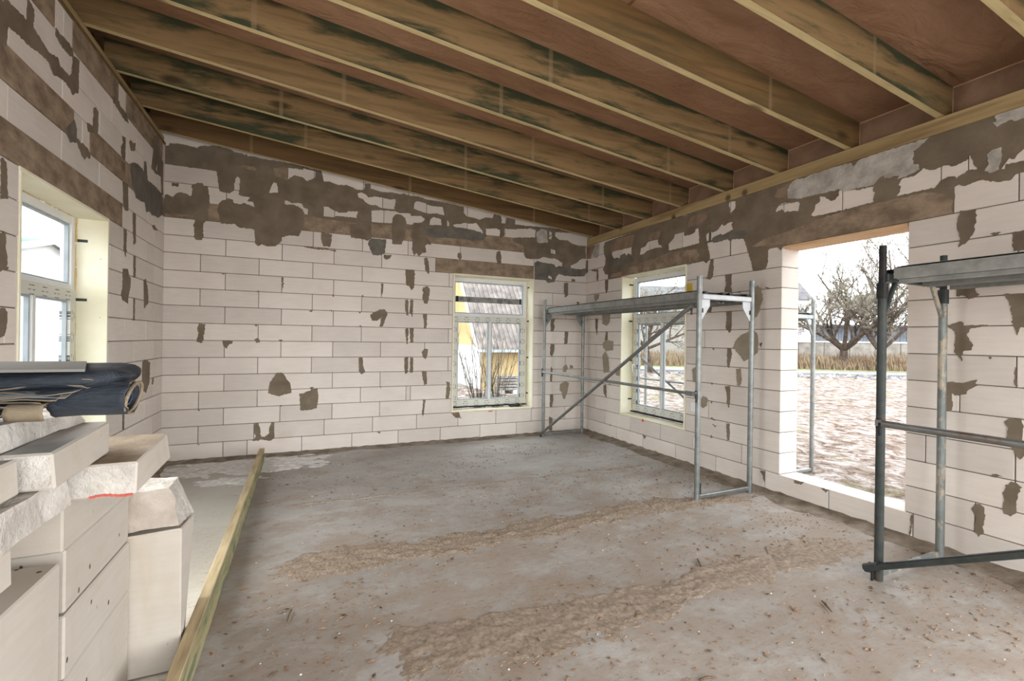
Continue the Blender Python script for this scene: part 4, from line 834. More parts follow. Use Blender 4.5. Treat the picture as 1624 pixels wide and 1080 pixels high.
# timber plates the joists sit on
onebox('wall_plate', M['plate'], ceiling, W + 0.0, W + 0.12, YB, 0.0, 3.003, 3.117, c=0.004)
onebox('wall_plate', M['joist_clean'], ceiling, -0.16, 0.004, YB, 0.0, 3.603, 3.635, c=0.004)
onebox('wall_plate', M['plate'], ceiling, -0.16, -0.012, YB, 0.0, 3.637, 3.70, c=0.004)
for a, b_ in zip([0.12] + JN[:-1], [j + JW for j in JN]):
    if a < b_: a, b_ = b_, a
    if a - b_ < 0.05: continue
    lo, hi = b_ + 0.002, a - 0.002
    x = W + 0.127
    mesh('blocking_board', [(x, lo, 3.09), (x, hi, 3.09), (x, hi, zc(x) - .003), (x, lo, zc(x) - .003), (x + .022, lo, 3.09), (x + .022, hi, 3.09), (x + .022, hi, zc(x)), (x + .022, lo, zc(x))],
         [(0, 3, 2, 1), (4, 5, 6, 7), (3, 7, 6, 2), (0, 4, 7, 3), (1, 2, 6, 5)], M['blocking'], ceiling)
    mesh('board_edge', [(x - .002, lo, zc(x) - .010), (x - .002, hi, zc(x) - .010), (x - .002, hi, zc(x) - .001), (x - .002, lo, zc(x) - .001)], [(0, 3, 2, 1)], M['board_edge'], ceiling)
onebox('blocking_board', M['joist_dark'], ceiling, -0.18, -0.165, YB, 0.2, 3.62, 3.98)
# board under the lintel of the open hole, with its notch strip
soff = tag(onebox('trim_4', M['pine'], None, W + 0.012, W + TH, -4.40, -3.398, 2.372, 2.398, c=0.002), kind='structure')

# unseen rear wall with a wide opening for the added fill lamp
q = MB()
q.box(-0.25, 0.6, YB - 0.25, YB, 0, 3.9); q.box(5.15, W + 0.25, YB - 0.25, YB, 0, 3.3); q.box(0.6, 5.15, YB - 0.25, YB, 2.75, 3.35)
tag(q.build('wall_rear_unseen', M['block']), kind='structure')

# ------------------------------------------------------------ windows
def uvbar(name, wall, u0, u1, z0, z1, d0, d1, mat, parent, vert):
    q = MB(); abox(q, wall, u0, u1, z0, z1, d0, d1)
    o = q.build(name, mat, parent, fix=True)
    ul = o.data.uv_layers.new(name='uv')
    for l in o.data.loops:
        co = o.data.vertices[l.vertex_index].co
        u = co.x if wall == 'b' else co.y
        uv = (co.z, u - u0) if vert else (u, co.z - z0)
        ul.data[l.index].uv = (uv[0] + 5 + (0.03 if vert else 0), uv[1] + 0.011)
    return o
def window(n, wall, o, handle=None, bar=False):
    u0, u1, z0, z1 = o
    root = tag(mesh('window_%d' % n, *(lambda q: (q.v, q.f))((lambda q: (abox(q, wall, u0 + .03, u1 - .03, z0 + .034, z0 + .052, .165, .27), q)[1])(MB())), M['sill']), kind='structure')
    fd = 0.198
    t = 0.022
    def part(nm, mat, *a, c=0.0): q = MB(); abox(q, wall, *a, c=c); return q.build(nm, mat, root, fix=True)
    # foam board lining of the reveal
    part('lining_board', M['foam'], u0 - .004, u1 + .004, z0, z0 + t, -0.006, fd, c=0.003)
    part('lining_board', M['foam'], u0 - .004, u1 + .004, z1 - t, z1, -0.006, fd, c=0.003)
    part('lining_board', M['foam'], u0, u0 + t, z0 + t, z1 - t, -0.006, fd, c=0.003)
    part('lining_board', M['foam'], u1 - t, u1, z0 + t, z1 - t, -0.006, fd, c=0.003)
    # bulging expanded foam between lining and frame
    q = MB(); rnd = random.Random(n)
    zz = z0 + .08
    while zz < z1 - .06:
        r_ = rnd.uniform(0.004, 0.011)
        for uu in (u0 + t, u1 - t):
            p = to3(wall, uu, zz, fd - .002); p2 = to3(wall, uu, zz + rnd.uniform(.05, .11), fd - .002); q.tube(p, p2, r_, 6, r_ * .7)
        zz += rnd.uniform(.05, .09)
    uu = u0 + .05
    while uu < u1 - .1:
        r_ = rnd.uniform(0.004, 0.009); q.tube(to3(wall, uu, z1 - t, fd - .002), to3(wall, uu + .08, z1 - t, fd - .002), r_, 6, r_ * .6); uu += rnd.uniform(.06, .1)
    q.build('foam_bead', M['puff'], root)
    # outer frame
    a0, a1, b0, b1 = u0 + t + .004, u1 - t - .004, z0 + .052, z1 - t - .002
    zt = z0 + 1.40      # transom
    part('frame', M['pvc'], a0, a0 + .062, b0, b1, fd, fd + .07, c=.003)
    part('frame', M['pvc'], a1 - .062, a1, b0, b1, fd, fd + .07, c=.003)
    part('frame', M['pvc'], a0 + .062, a1 - .062, b1 - .062, b1, fd, fd + .07, c=.003)
    part('frame', M['pvc'], a0 + .062, a1 - .062, b0, b0 + .03, fd, fd + .07, c=.003)
    part('transom', M['pvc'], a0 + .062, a1 - .062, zt - .01, zt + .042, fd, fd + .07, c=.003)
    # opening sash with film still on it
    s0, s1, t0, t1 = a0 + .022, a1 - .022, b0 + .008, zt + .004
    w = .088
    uvbar('sash_rail', wall, s0, s1, t0, t0 + w, fd - .014, fd + .05, M['film'], root, False)
    uvbar('sash_rail', wall, s0, s1, t1 - w, t1, fd - .014, fd + .05, M['film'], root, False)
    uvbar('sash_stile', wall, s0, s0 + w, t0 + w, t1 - w, fd - .014, fd + .05, M['film'], root, True)
    uvbar('sash_stile', wall, s1 - w, s1, t0 + w, t1 - w, fd - .014, fd + .05, M['film'], root, True)
    mu = (s0 + s1) / 2
    part('mullion', M['pvc'], mu - .022, mu + .022, t0 + w, t1 - w, fd - .010, fd + .05, c=.003)
    # glazing beads and panes
    def bead(x0, x1, y0, y1, dd):
        e = .014
        q = MB()
        abox(q, wall, x0, x0 + e, y0, y1, dd + .004, dd + .03); abox(q, wall, x1 - e, x1, y0, y1, dd + .004, dd + .03)
        abox(q, wall, x0 + e, x1 - e, y0, y0 + e, dd + .004, dd + .03); abox(q, wall, x0 + e, x1 - e, y1 - e, y1, dd + .004, dd + .03)
        bd = q.build('glazing_bead', M['bead'], root, fix=True)
        q = MB(); abox(q, wall, x0 + e * .5, x1 - e * .5, y0 + e * .5, y1 - e * .5, dd + .030, dd + .034); q.build('pane', M['glass'], root, fix=True)
    bead(s0 + w, mu - .022, t0 + w, t1 - w, fd)
    bead(mu + .022, s1 - w, t0 + w, t1 - w, fd)
    bead(a0 + .062, a1 - .062, zt + .042, b1 - .062, fd + .012)
    # steel fixing straps screwed to the reveal
    for zz in ((z0 + .22, z0 + .78, z0 + 1.35, z0 + 1.88) if wall != 'l' else (z0 + .22, z0 + .78, z0 + 1.33, z0 + 1.80)):
        ue = {'b': u1 - t, 'l': u1 - t, 'r': u1 - t}[wall]
        part('fixing_strap', M['galv_dark'], ue - .002, ue + .001, zz - .011, zz + .011, fd - .075, fd - .004)
        if wall == 'l': part('screw', M['red'], ue - .0015, ue + .001, zz - .14, zz - .134, fd - .16, fd - .154)
    if handle:
        hz = z0 + .72; hu = s1 - w * .5
        q = MB(); abox(q, wall, hu - .014, hu + .014, hz - .04, hz + .03, fd - .026, fd - .014, c=.003)
        q.tube(to3(wall, hu, hz, fd - .02), to3(wall, hu, hz, fd - .058), .009, 10); q.tube(to3(wall, hu, hz + .008, fd - .058), to3(wall, hu, hz - .11, fd - .056), .010, 10, .008)
        q.build('handle', M['pvc'], root)
    return root
window(1, 'b', (3.40, 4.70, 0.4, 2.4))
window(2, 'r', (-2.18, -0.925, 0.4, 2.4), handle=True)
window(3, 'l', (-2.88, -1.595, 0.4, 2.4))
# red spray-marks and a strip of yellow tape on the right wall
for u, z, a, b_ in ((-1.43, .392, .03, .035), (-.925, 1.08, .012, .11), (-.925, 2.39, .3, .006)):
    q = MB(); abox(q, 'r', u - a / 2, u + a / 2, z - b_ / 2, z + b_ / 2, -0.0085, 0.001); q.build('red_mark', M['red'], roots['r'], fix=True)
q = MB(); abox(q, 'r', -2.27, -2.185, 1.99, 2.16, -0.004, 0.001); q.build('yellow_tape', M['yellow'], roots['r'], fix=True)
for u, z, a, b_ in ((3.44, .392, .09, .008), (4.0, .388, .06, .012), (4.70, .405, .02, .02)):
    q = MB(); abox(q, 'b', u - a / 2, u + a / 2, z - b_ / 2, z + b_ / 2, -0.0085, 0.001); q.build('red_mark', M['red'], roots['b'], fix=True)
# pipe rising beside the right-hand corner
# white sockets' stubs on the right wall
for u, z in ((-2.32, .70), (-2.37, .28)):
    q = MB(); abox(q, 'r', u - .035, u + .035, z - .06, z + .06, -.022, .001, c=.006); q.build('socket_stub', M['pvc'], roots['r'], fix=True)
# ------------------------------------------------------------ scaffolds
def scaffold(loc, label, lower_diag, dark, legs=None, length=3.0, width=0.79, gusset='plate', far_label=None, br=.0165, pale_end=False):
    """local frame: near end frame at y=0, far end frame at y=+length, room side leg at x=0"""
    root = tag(empty('scaffold', loc), label, 'scaffold')
    r = 0.024
    for yi, y in enumerate((0.0, length)):
        for xi, x in enumerate((0.0, width)):
            mt = legs.get((yi, xi), M['galv']) if legs else M['galv']
            top = 1.84 if dark else 2.07
            if (yi, xi) == (1, 1): top = 1.84 if dark else 1.93
            q = MB(); q.tube((x, y, 0), (x, y, top), r, 16)
            leg = q.build('leg', mt, root, smooth=False)
            if dark or (yi, xi) == (1, 1):
                q = MB(); q.tube((x, y, top), (x, y, 2.08 if dark or (yi, xi) != (1, 1) else 1.98), r * .82, 14); q.tube((x, y, top - .09), (x, y, top + .005), r * 1.25, 14)
                q.build('spigot', M['black'] if dark and xi == 0 else M['galv_dark'], leg)
            q = MB(); q.tube((x, y, 2.07 - .02), (x, y, 2.071), r * .6, 10)
            if not dark and (yi, xi) != (1, 1): q.build('leg_bore', M['black'], leg)
        # end frame beams
        endm = M['galv_pale'] if (pale_end and yi == 0) else (M['galv_dark'] if dark else M['galv'])
        q = MB(); q.box(r, width - r, y - .02, y + .02, 1.858, 1.908, c=.006); q.build('end_beam', endm, root)
        q = MB(); q.box(r, width - r, y - .016, y + .016, .022, .058, c=.005); q.build('foot_beam', M['galv_spat'] if dark else M['galv'], root)
        if gusset == 'plate':
            for sx, x in ((1, r), (-1, width - r)):
                q = MB(); poly = [(0, 1.858), (.105, 1.858), (.105, 1.80), (.012, 1.675), (0, 1.675)]
                q.prism([(x + sx * a, b_) for a, b_ in poly], y - .004, y + .004, lambda u, v, d: (u, d, v)); q.build('gusset_plate', endm, root, fix=True)
                q = MB(); q.box(x + sx * .010 - .004, x + sx * .010 + .004, y - .012, y + .012, 1.735, 1.775); q.build('gusset_slot', M['black'], root)
        else:
            for sx, x in ((1, 0), (-1, width)):
                q = MB(); q.tube((x + sx * .02, y, 1.66), (x + sx * .14, y, 1.862), .0145, 10); q.build('corner_strut', legs.get((yi, 0 if sx > 0 else 1), M['galv']) if legs else M['galv'], root)
    # decks
    for k in range(2):
        x0 = .03 + k * (width - .05) / 2; x1 = x0 + (width - .05) / 2 - .012
        d = empty('scaffold_deck', (0, 0, 0)); d.parent = root
        q = MB()
        q.box(x0, x1, .06, length - .06, 1.936, 1.943)
        n = 6
        for j in range(n):
            xx = x0 + .03 + (x1 - x0 - .06) * j / (n - 1); q.box(xx - .012, xx + .012, .07, length - .07, 1.9435, 1.948)
        q.build('deck_sheet', M['deck'], d)
        q = MB()
        for xs, sg in ((x0, 1), (x1, -1)):
            q.box(min(xs, xs + sg * .004), max(xs, xs + sg * .004), .045, length - .045, 1.872, 1.943)
            q.box(min(xs, xs + sg * .030), max(xs, xs + sg * .030), .06, length - .06, 1.866, 1.872)
            q.box(min(xs + sg * .026, xs + sg * .030), max(xs + sg * .026, xs + sg * .030), .06, length - .06, 1.845, 1.866)
            q.box(min(xs + sg * .010, xs + sg * .030), max(xs + sg * .010, xs + sg * .030), .06, length - .06, 1.838, 1.845)
        q.build('deck_rail', M['deck'], d)
        for yy in (.0, length):
            for xx in (x0 + .04, x1 - .04):
                q = MB()
                ys = .06 if yy == 0 else length - .06
                q.box(xx - .018, xx + .018, min(yy, ys), max(yy, ys), 1.909, 1.934, c=.004)
                q.tube((xx - .018, yy, 1.918), (xx + .018, yy, 1.918), .016, 10)
                q.build('deck_hook', M['black'] if dark else M['galv_dark'], d)
    # guard ledger and diagonal on the room side
    xs = -.034
    bm = M['brace'] if dark else M['galv']
    q = MB(); q.tube((xs, .03, .985), (xs, length - .03, .978), .021 if dark else .0155, 12)
    q.box(xs - .006, xs + .006, -.012, .12, .962, 1.006, c=.002); q.box(xs - .006, xs + .006, length - .12, length + .012, .958, 1.0, c=.002)
    q.build('ledger', bm, root)
    q = MB()
    a, b_ = lower_diag
    q.tube(a, b_, br, 12); da = (Vector(b_) - Vector(a)).normalized()
    q.tube(Vector(a) - da * .03, Vector(a) + da * .06, br * 1.25, 8); q.tube(Vector(b_) - da * .06, Vector(b_) + da * .02, .021, 8)
    q.build('diagonal_brace', M['galv_dark'] if dark else M['brace'], root)
    for (y, z) in ((0.0, .985), (length, .978), (a[1], a[2]), (b_[1], b_[2]), (0.0, 1.05) if dark else (length, 1.0)):
        q = MB(); q.box(-.034, -.018, y - .012, y + .012, z - .035, z + .03, c=.003); q.box(-.045, -.030, y - .020, y - .008, z - .075, z + .005, c=.002)
        q.build('wedge_clamp', M['black'] if dark else M['galv_dark'], root)
    # spare toe-board pin on the foot beam
    q = MB(); q.tube((.055, .01, .055), (.055, .01, .155), .007, 8); q.build('toe_pin', M['galv_dark'], root)
    return root
scaffold((4.774, -3.218, 0), 'galvanised scaffold in the far right corner, in front of the right window', ((-.036, .09, .09), (-.036, 3.02, .04)) and ((-.036, .07, 1.79), (-.036, 3.02, .03)), False, pale_end=True, width=.69, br=.0195)
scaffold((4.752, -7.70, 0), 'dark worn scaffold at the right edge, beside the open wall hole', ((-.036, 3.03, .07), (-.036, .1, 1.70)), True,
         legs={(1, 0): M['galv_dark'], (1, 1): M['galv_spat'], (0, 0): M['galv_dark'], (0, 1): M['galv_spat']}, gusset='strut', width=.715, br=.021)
scaffold((6.345, -2.77, -.1), 'pale scaffold standing outside on the mud, seen through the open hole', ((-.036, .05, .10), (-.036, 2.95, 1.72)), False, width=.755, gusset='strut')

# ------------------------------------------------------------ plank on edge
plank = tag(empty('timber_plank', (1.03, -2.9, 0)), 'long green-stained timber plank standing on edge between the block stack and back wall', 'plank')
vs = []; n = 40
q = MB()
vs = []; fs = []; mi = []
for i in range(n + 1):
    t_ = i / n; y = -2.75 + t_ * 5.36; yy = y - 2.9 + 2.9
    xo = 0.004 * math.sin(t_ * 3.1) ; zz = 0.152 + 0.002 * noise.noise(Vector((y * 3, 0, 0)))
    x0_, x1_ = -.026 + xo, .026 + xo
    vs += [(x0_, y, .001), (x1_, y, .001), (x1_, y, zz - .003), (x1_ - .004, y, zz), (x0_ + .003, y, zz), (x0_, y, zz - .003)]
for i in range(n):
    for k in range(6):
        a = i * 6 + k; b_ = i * 6 + (k + 1) % 6; fs.append((a, b_, b_ + 6, a + 6)); mi.append(1 if k in (3, 2, 4) else 0)
fs += [(5, 4, 3, 2, 1, 0), tuple(n * 6 + k for k in range(6))]; mi += [1, 1]
mesh('board', vs, fs, [M['plank'], M['plank_top']], plank, mi)

# ------------------------------------------------------------ stack of leftover blocks
def hexa(name, low, high, mat, label, chip=0.0, group='leftover aerated blocks piled at the left', rough=0.0, seed=0, sub=0, mats=None, topmat=None, endmat=None, capz=None):
    """block with its own base: low/high = four (x,y,z) corners counter-clockwise from above"""
    import bmesh
    me = bpy.data.meshes.new(name); bm = bmesh.new()
    vl = [bm.verts.new(p) for p in low]; vh = [bm.verts.new(p) for p in high]
    fb = bm.faces.new(vl[::-1]); ft = bm.faces.new(vh)
    sides = [bm.faces.new((vl[i], vl[(i + 1) % 4], vh[(i + 1) % 4], vh[i])) for i in range(4)]
    me.materials.append(mat); me.materials.append(topmat or mat); me.materials.append(endmat or mat)
    ft.material_index = 1; sides[0].material_index = 2
    bmesh.ops.recalc_face_normals(bm, faces=bm.faces)
    if sub:
        bmesh.ops.subdivide_edges(bm, edges=bm.edges[:], cuts=sub, use_grid_fill=True)
        for v in bm.verts:
            p = v.co.copy()
            k = rough * noise.fractal(Vector((p.x * 9 + seed, p.y * 9, p.z * 9)), 0.8, 2.0, 4)
            nn = Vector((noise.noise(Vector((p.x * 6 + seed, p.y * 6, p.z * 6))), noise.noise(Vector((p.y * 6, p.z * 6 + seed, p.x * 6))), noise.noise(Vector((p.z * 6, p.x * 6, p.y * 6 + seed)))))
            v.co += nn * k * 2.2 + nn * rough * .6
    else:
        bmesh.ops.bevel(bm, geom=bm.edges[:], offset=0.0055, segments=1, affect='EDGES')
    c = sum((Vector(p) for p in low), Vector()) / 4; c.z = min(p[2] for p in low)
    for v in bm.verts: v.co -= c
    bm.to_mesh(me); bm.free()
    o = bpy.data.objects.new(name, me); COL.objects.link(o); o.location = c
    tag(o, label, 'block', group)
    return o
def cub(x0, x1, y0, y1, z0, z1, **k):
    j = k.pop('j', 0.0); rr = random.Random(k.get('seed', 1)); f = lambda: rr.uniform(-j, j)
    low = [(x0 + f(), y0 + f(), z0), (x1 + f(), y0 + f(), z0), (x1 + f(), y1 + f(), z0), (x0 + f(), y1 + f(), z0)]
    high = [(x0 + f(), y0 + f(), z1), (x1 + f(), y0 + f(), z1), (x1 + f(), y1 + f(), z1), (x0 + f(), y1 + f(), z1)]
    return hexa('loose_block', low, high, M['stack'], **k)
e = .0045
# far column, four courses
for k, lab in enumerate(('white block at floor level below three others beside the tall upright block', 'white block second from the floor in the far column of the pile',
                         'white block third from the floor in the far column of the pile', 'greenish white block fourth up in the far column, beside the upright block top')):
    cub(.575, .82 - .004 * (k == 3), -4.56 + .01 * k, -3.975 + .006 * (k == 2), .2 * k + (e if k else 0.001), .2 * k + .2, label=lab, seed=k)
for k in range(4):
    cub(.32, .572, -4.55, -3.99, .2 * k + (e if k else 0.001), .2 * k + .2, label='white block hidden behind the far column of the pile, level %s from the floor' % ('one', 'two', 'three', 'four')[k], seed=20 + k)
cub(.52, .82, -4.56, -4.02, .802, .958, label='thin white block on top of the far column, under the brown-topped slab', seed=5)
# near column: big slab face on a base course
cub(.57, .82, -5.17, -4.575, .001, .18, label='white base block of the near column at the bottom left edge', seed=6)
cub(.585, .822, -5.17, -4.578, .182, .782, label='large upright white slab at the lower left edge of the picture', seed=7)
cub(.30, .57, -5.3, -4.60, .001, .4, label='white block behind the large slab, on the floor', seed=8)
cub(.30, .57, -5.3, -4.60, .402, .782, label='white block behind the large slab, upper one', seed=9)
cub(.36, .80, -5.6, -5.0, .784, .858, label='flat white block on the large slab, out past the left edge', seed=10)
hexa('loose_block', [(.36, -5.5, .86), (.85, -5.5, .862), (.85, -4.89, .862), (.36, -4.89, .86)], [(.36, -5.5, .955), (.852, -5.5, .955), (.85, -4.895, .955), (.36, -4.895, .955)], M['stack'], 'cream block end jutting at the left edge above the large slab', seed=11)
# upper loose slabs
hexa('loose_block', [(.50, -5.35, .958), (.872, -5.3, .958), (.855, -4.62, .965), (.50, -4.60, .965)], [(.50, -5.35, 1.05), (.868, -5.3, 1.05), (.862, -4.66, 1.063), (.50, -4.6, 1.063)], M['rough'], 'rough broken white block wedged under the two top slabs at left', rough=.010, sub=9, seed=3.3)
brown_slab = hexa('loose_block', [(.50, -4.585, .960), (.998, -4.57, .960), (.985, -4.10, .960), (.50, -4.06, .960)], [(.50, -4.57, 1.060), (1.0, -4.565, 1.062), (.968, -4.085, 1.062), (.50, -4.06, 1.060)], M['stack'], 'white slab with dirty brown top sticking out over the upright block', topmat=M['cutbrown'], endmat=M['rough'], seed=4)
hexa('loose_block', [(.45, -4.83, 1.066), (.905, -4.835, 1.066), (.885, -4.42, 1.066), (.45, -4.38, 1.066)], [(.45, -4.80, 1.155), (.888, -4.81, 1.156), (.852, -4.31, 1.156), (.45, -4.30, 1.155)], M['stack'], 'pale slab with grey top face, lying on the brown-topped slab', topmat=M['greytop'], endmat=M['rough'], seed=5)
hexa('loose_block', [(.40, -5.5, 1.070), (.858, -5.5, 1.070), (.85, -4.865, 1.070), (.40, -4.865, 1.070)], [(.40, -5.5, 1.155), (.852, -5.5, 1.158), (.846, -4.868, 1.158), (.40, -4.868, 1.155)], M['stack'], 'speckled cream block at the left edge beside the grey-topped slab', topmat=M['greytop'], seed=6)
hexa('loose_block', [(.30, -5.2, 1.160), (.79, -5.2, 1.160), (.775, -4.29, 1.158), (.30, -4.25, 1.158)], [(.30, -5.2, 1.26), (.775, -5.2, 1.26), (.77, -4.32, 1.187), (.30, -4.30, 1.20)], M['rough'], 'broken rough white block under the blue tarpaulin', rough=.010, sub=9, seed=8.1)
q = MB()
for i in range(8):
    x_ = .885 + .013 * i; z_ = .962 + .0035 * math.sin(i * .8); q.box(x_ - brown_slab.location.x, x_ + .014 - brown_slab.location.x, -4.5775 - brown_slab.location.y, -4.566 - brown_slab.location.y, z_ - brown_slab.location.z, z_ + .006 - brown_slab.location.z)
tag(q.build('red_marker_line', M['red'], brown_slab), 'red marker line', kind='stuff')
# upright block and its broken cap
hexa('loose_block', [(.70, -3.95, .001), (.998, -3.95, .001), (.945, -3.60, .001), (.70, -3.62, .001)], [(.70, -3.95, .603), (.995, -3.95, .618), (1.0, -3.72, .60), (.70, -3.70, .598)], M['stack'], 'tall white block standing upright on the floor by the plank', seed=9)
hexa('loose_block', [(.71, -3.945, .612), (.985, -3.94, .628), (1.0, -3.73, .612), (.72, -3.71, .610)], [(.71, -3.93, .79), (.935, -3.90, .785), (.925, -3.70, .78), (.73, -3.69, .785)], M['rough'], 'broken block fragment resting on the upright block', rough=.012, sub=9, seed=2.4, topmat=M['rough'], endmat=M['capface'])

# ------------------------------------------------------------ tarpaulin and grey board on the pile
tp = tag(empty('tarpaulin', (.6, -4.72, 1.26)), 'folded dark blue tarpaulin with an open rolled end lying on the block pile', 'tarpaulin')
def sheet(name, section, x0, x1, mat, n=30, amp=.004, th=.0018, seed=0, endtaper=None):
    """section: list of (y,z) in local space swept along x with small creases, given a thickness"""
    vs = []; fs = []; m_ = len(section)
    for i in range(n + 1):
        t_ = i / n; x = x0 + (x1 - x0) * t_
        for k, (y, z) in enumerate(section):
            d = amp * noise.noise(Vector((x * 9 + seed, k * .35, seed)))
            sc = endtaper(t_) if endtaper else 1.0
            vs.append((x + .006 * noise.noise(Vector((k * .4, seed, t_))), y * sc + d, z * sc + amp * noise.noise(Vector((x * 11, k * .3, seed + 4)))))
    for i in range(n):
        for k in range(m_ - 1):
            a = i * m_ + k; fs.append((a, a + m_, a + m_ + 1, a + 1))
    o = mesh(name, vs, fs, [mat, M['tarp_edge']], tp, smooth=True)
    sm = o.modifiers.new('thickness', 'SOLIDIFY'); sm.thickness = th * 2; sm.material_offset_rim = 1
    return o
def arc(cy, cz, ry, rz, a0, a1, n=16): return [(cy + ry * math.cos(R(a0 + (a1 - a0) * k / n)), cz + rz * math.sin(R(a0 + (a1 - a0) * k / n))) for k in range(n + 1)]
def fat(name, cy, cz, ry, rz, x0, x1, seed, mat=None, drop=0.0):
    """padded fold: closed rounded section, ends drawn in"""
    vs = []; fs = []; n = 26; m_ = 18
    for i in range(n + 1):
        t_ = i / n; x = x0 + (x1 - x0) * t_; sc = max(.05, 1 - max(0, (t_ - .93) / .07) ** 2.2)
        for k in range(m_):
            w = 2 * math.pi * k / m_
            y = cy + ry * sc * math.copysign(abs(math.cos(w)) ** .7, math.cos(w)); z = cz + drop * t_ + rz * sc * math.copysign(abs(math.sin(w)) ** .8, math.sin(w))
            z += .006 * noise.noise(Vector((x * 5, k * .5, seed))); y += .006 * noise.noise(Vector((x * 4, k * .4, seed + 3)))
            vs.append((x, y, z))
    for i in range(n):
        for k in range(m_):
            a = i * m_ + k; b_ = i * m_ + (k + 1) % m_; fs.append((a, b_, b_ + m_, a + m_))
    fs.append(tuple(range(m_))); fs.append(tuple(n * m_ + k for k in reversed(range(m_))))
    return mesh(name, vs, fs, mat or M['tarp'], tp, smooth=True)
fat('padded_fold', -.01, .084, .185, .030, -.5, .445, 1, drop=.004)
fat('padded_fold', .03, .040, .17, .020, -.5, .30, 2, mat=M['tarp'])
fat('padded_fold', -.03, .012, .175, .016, -.5, .255, 3, mat=M['tarp'])
# crumpled thin layers between the folds
for k in range(9):
    yc = -.205 + .003 * k; z0_ = .014 + .0055 * k
    x1_ = .22 + .016 * k
    sec = [(yc + .30, z0_ + .012)] + [(yc + .30 - .034 * j, z0_ + .010 * math.sin(j * 1.3 + k) * (j / 9) + .003 * k) for j in range(1, 10)]
    sheet('crumpled_layer', sec, -.35, x1_ + .05, M['tarp_grey'] if k % 2 else M['tarp'], 44, .016, .0013, k * 1.7)
# rolled end with cream hem round its open mouth
roll = sheet('rolled_end', arc(-.10, .034, .055, .040, 95, 470, 34), .30, .455, M['tarp'], 14, .003, .002, 5)
hem = mesh('roll_hem', *(lambda q: (q.v, q.f))((lambda q: ([q.tube((.457 + .010 * math.sin(R(a)), -.10 + .055 * math.cos(R(a)), .034 + .040 * math.sin(R(a))), (.457 + .010 * math.sin(R(a + 15)), -.10 + .055 * math.cos(R(a + 15)), .034 + .040 * math.sin(R(a + 15))), .0042, 6) for a in range(0, 360, 15)], q)[1])(MB())), M['tarp_edge'], tp)
sheet('inner_roll', arc(-.09, .038, .040, .026, 60, 400, 26), .31, .44, M['tarp_in'], 12, .003, .001, 8)
sheet('folded_corner', [(-.17, .036), (-.205, .030), (-.212, .016), (-.20, -.004)], .245, .315, M['tarp_edge'], 8, .003, .001, 3)
gb = tag(empty('grey_board', (.72, -4.82, 1.378)), 'flat grey sheet lying on top of the tarpaulin at left', 'board')
mesh('sheet', [(-.6, -.205, .0), (.305, -.21, .0), (.182, .165, .0), (-.6, .20, .0), (-.6, -.205, .006), (.305, -.21, .006), (.182, .165, .006), (-.6, .20, .006)],
     [(0, 3, 2, 1), (4, 5, 6, 7), (0, 1, 5, 4), (1, 2, 6, 5), (2, 3, 7, 6), (3, 0, 4, 7)], M['sheet'], gb)

# ------------------------------------------------------------ small tools on the back window sill
ch = tag(empty('chisel', (4.16, .085, .424)), 'small brown-handled chisel propped on the back window sill', 'chisel')
q = MB(); q.tube((.0, .02, .006), (.13, .05, .045), .008, 8, .007); q.build('handle', M['stick'], ch)
q = MB(); q.box(-.075, .0, .0, .018, .001, .006); q.tube((-.02, .01, .006), (.0, .02, .008), .006, 6); q.build('blade', M['plank_top'], ch)
dr = tag(empty('glove', (4.43, .10, .424)), 'crumpled black glove lying on the back window sill', 'glove')
def blob(name, c, r, mat, parent, seed, n=10):
    vs = []; fs = []
    for i in range(n + 1):
        for j in range(2 * n):
            a = math.pi * i / n; b_ = math.pi * j / n
            d = Vector((math.sin(a) * math.cos(b_), math.sin(a) * math.sin(b_), math.cos(a))); k = 1 + .35 * noise.noise(d * 2.3 + Vector((seed, 0, 0)))
            vs.append((c[0] + r[0] * d.x * k, c[1] + r[1] * d.y * k, max(0.001, c[2] + r[2] * d.z * k)))
    for i in range(n):
        for j in range(2 * n):
            a = i * 2 * n + j; b_ = i * 2 * n + (j + 1) % (2 * n); fs.append((a, a + 2 * n, b_ + 2 * n, b_))
    return mesh(name, vs, fs, mat, parent, smooth=True)
blob('palm', (.05, 0, .02), (.06, .035, .02), M['black'], dr, 2)
for k in range(4):
    q = MB(); q.tube((.0, -.02 + .013 * k, .016), (-.07 - .008 * (k % 2), -.035 + .02 * k, .009), .009, 8, .007); q.build('finger', M['black'], dr)
blob('cuff', (.115, .0, .022), (.022, .034, .020), M['scuff'], dr, 5, 7)

# ------------------------------------------------------------ debris on the floor
rnd = random.Random(11)
vs = []; fs = []

vs2 = []; fs2 = []; v1, f1 = vs, fs
for k in range(6500):
    vs, fs = (v1, f1) if k % 3 == 0 else (vs2, fs2)
    t_ = rnd.random(); x = rnd.uniform(1.1, 5.5); y = -0.4 - (t_ ** .75) * 5.2
    if noise.noise(Vector((x * 1.1, y * 1.5, 4))) + rnd.uniform(-.4, .4) < -.05: continue
    L = rnd.uniform(.004, .018) * (1.6 if rnd.random() < .08 else 1); w = L * rnd.uniform(.18, .6); a = rnd.uniform(-.7, .7) + (math.pi / 2 if rnd.random() < .2 else 0)
    h = rnd.uniform(.002, .007); ca, sa = math.cos(a), math.sin(a); n0 = len(vs)
    for px_, py_, pz_ in ((-L, 0, 0), (0, -w, 0), (L, 0, 0), (0, w, 0), (L * .2, 0, h)):
        vs.append((x + px_ * ca - py_ * sa, y + px_ * sa + py_ * ca, pz_ + .0005))
    fs += [(n0, n0 + 1, n0 + 4), (n0 + 1, n0 + 2, n0 + 4), (n0 + 2, n0 + 3, n0 + 4), (n0 + 3, n0, n0 + 4)]
tag(mesh('brown_flakes', vs2, fs2, M['flake']), 'flat brown dirt flakes trodden over the floor slab', 'debris', kind='stuff')
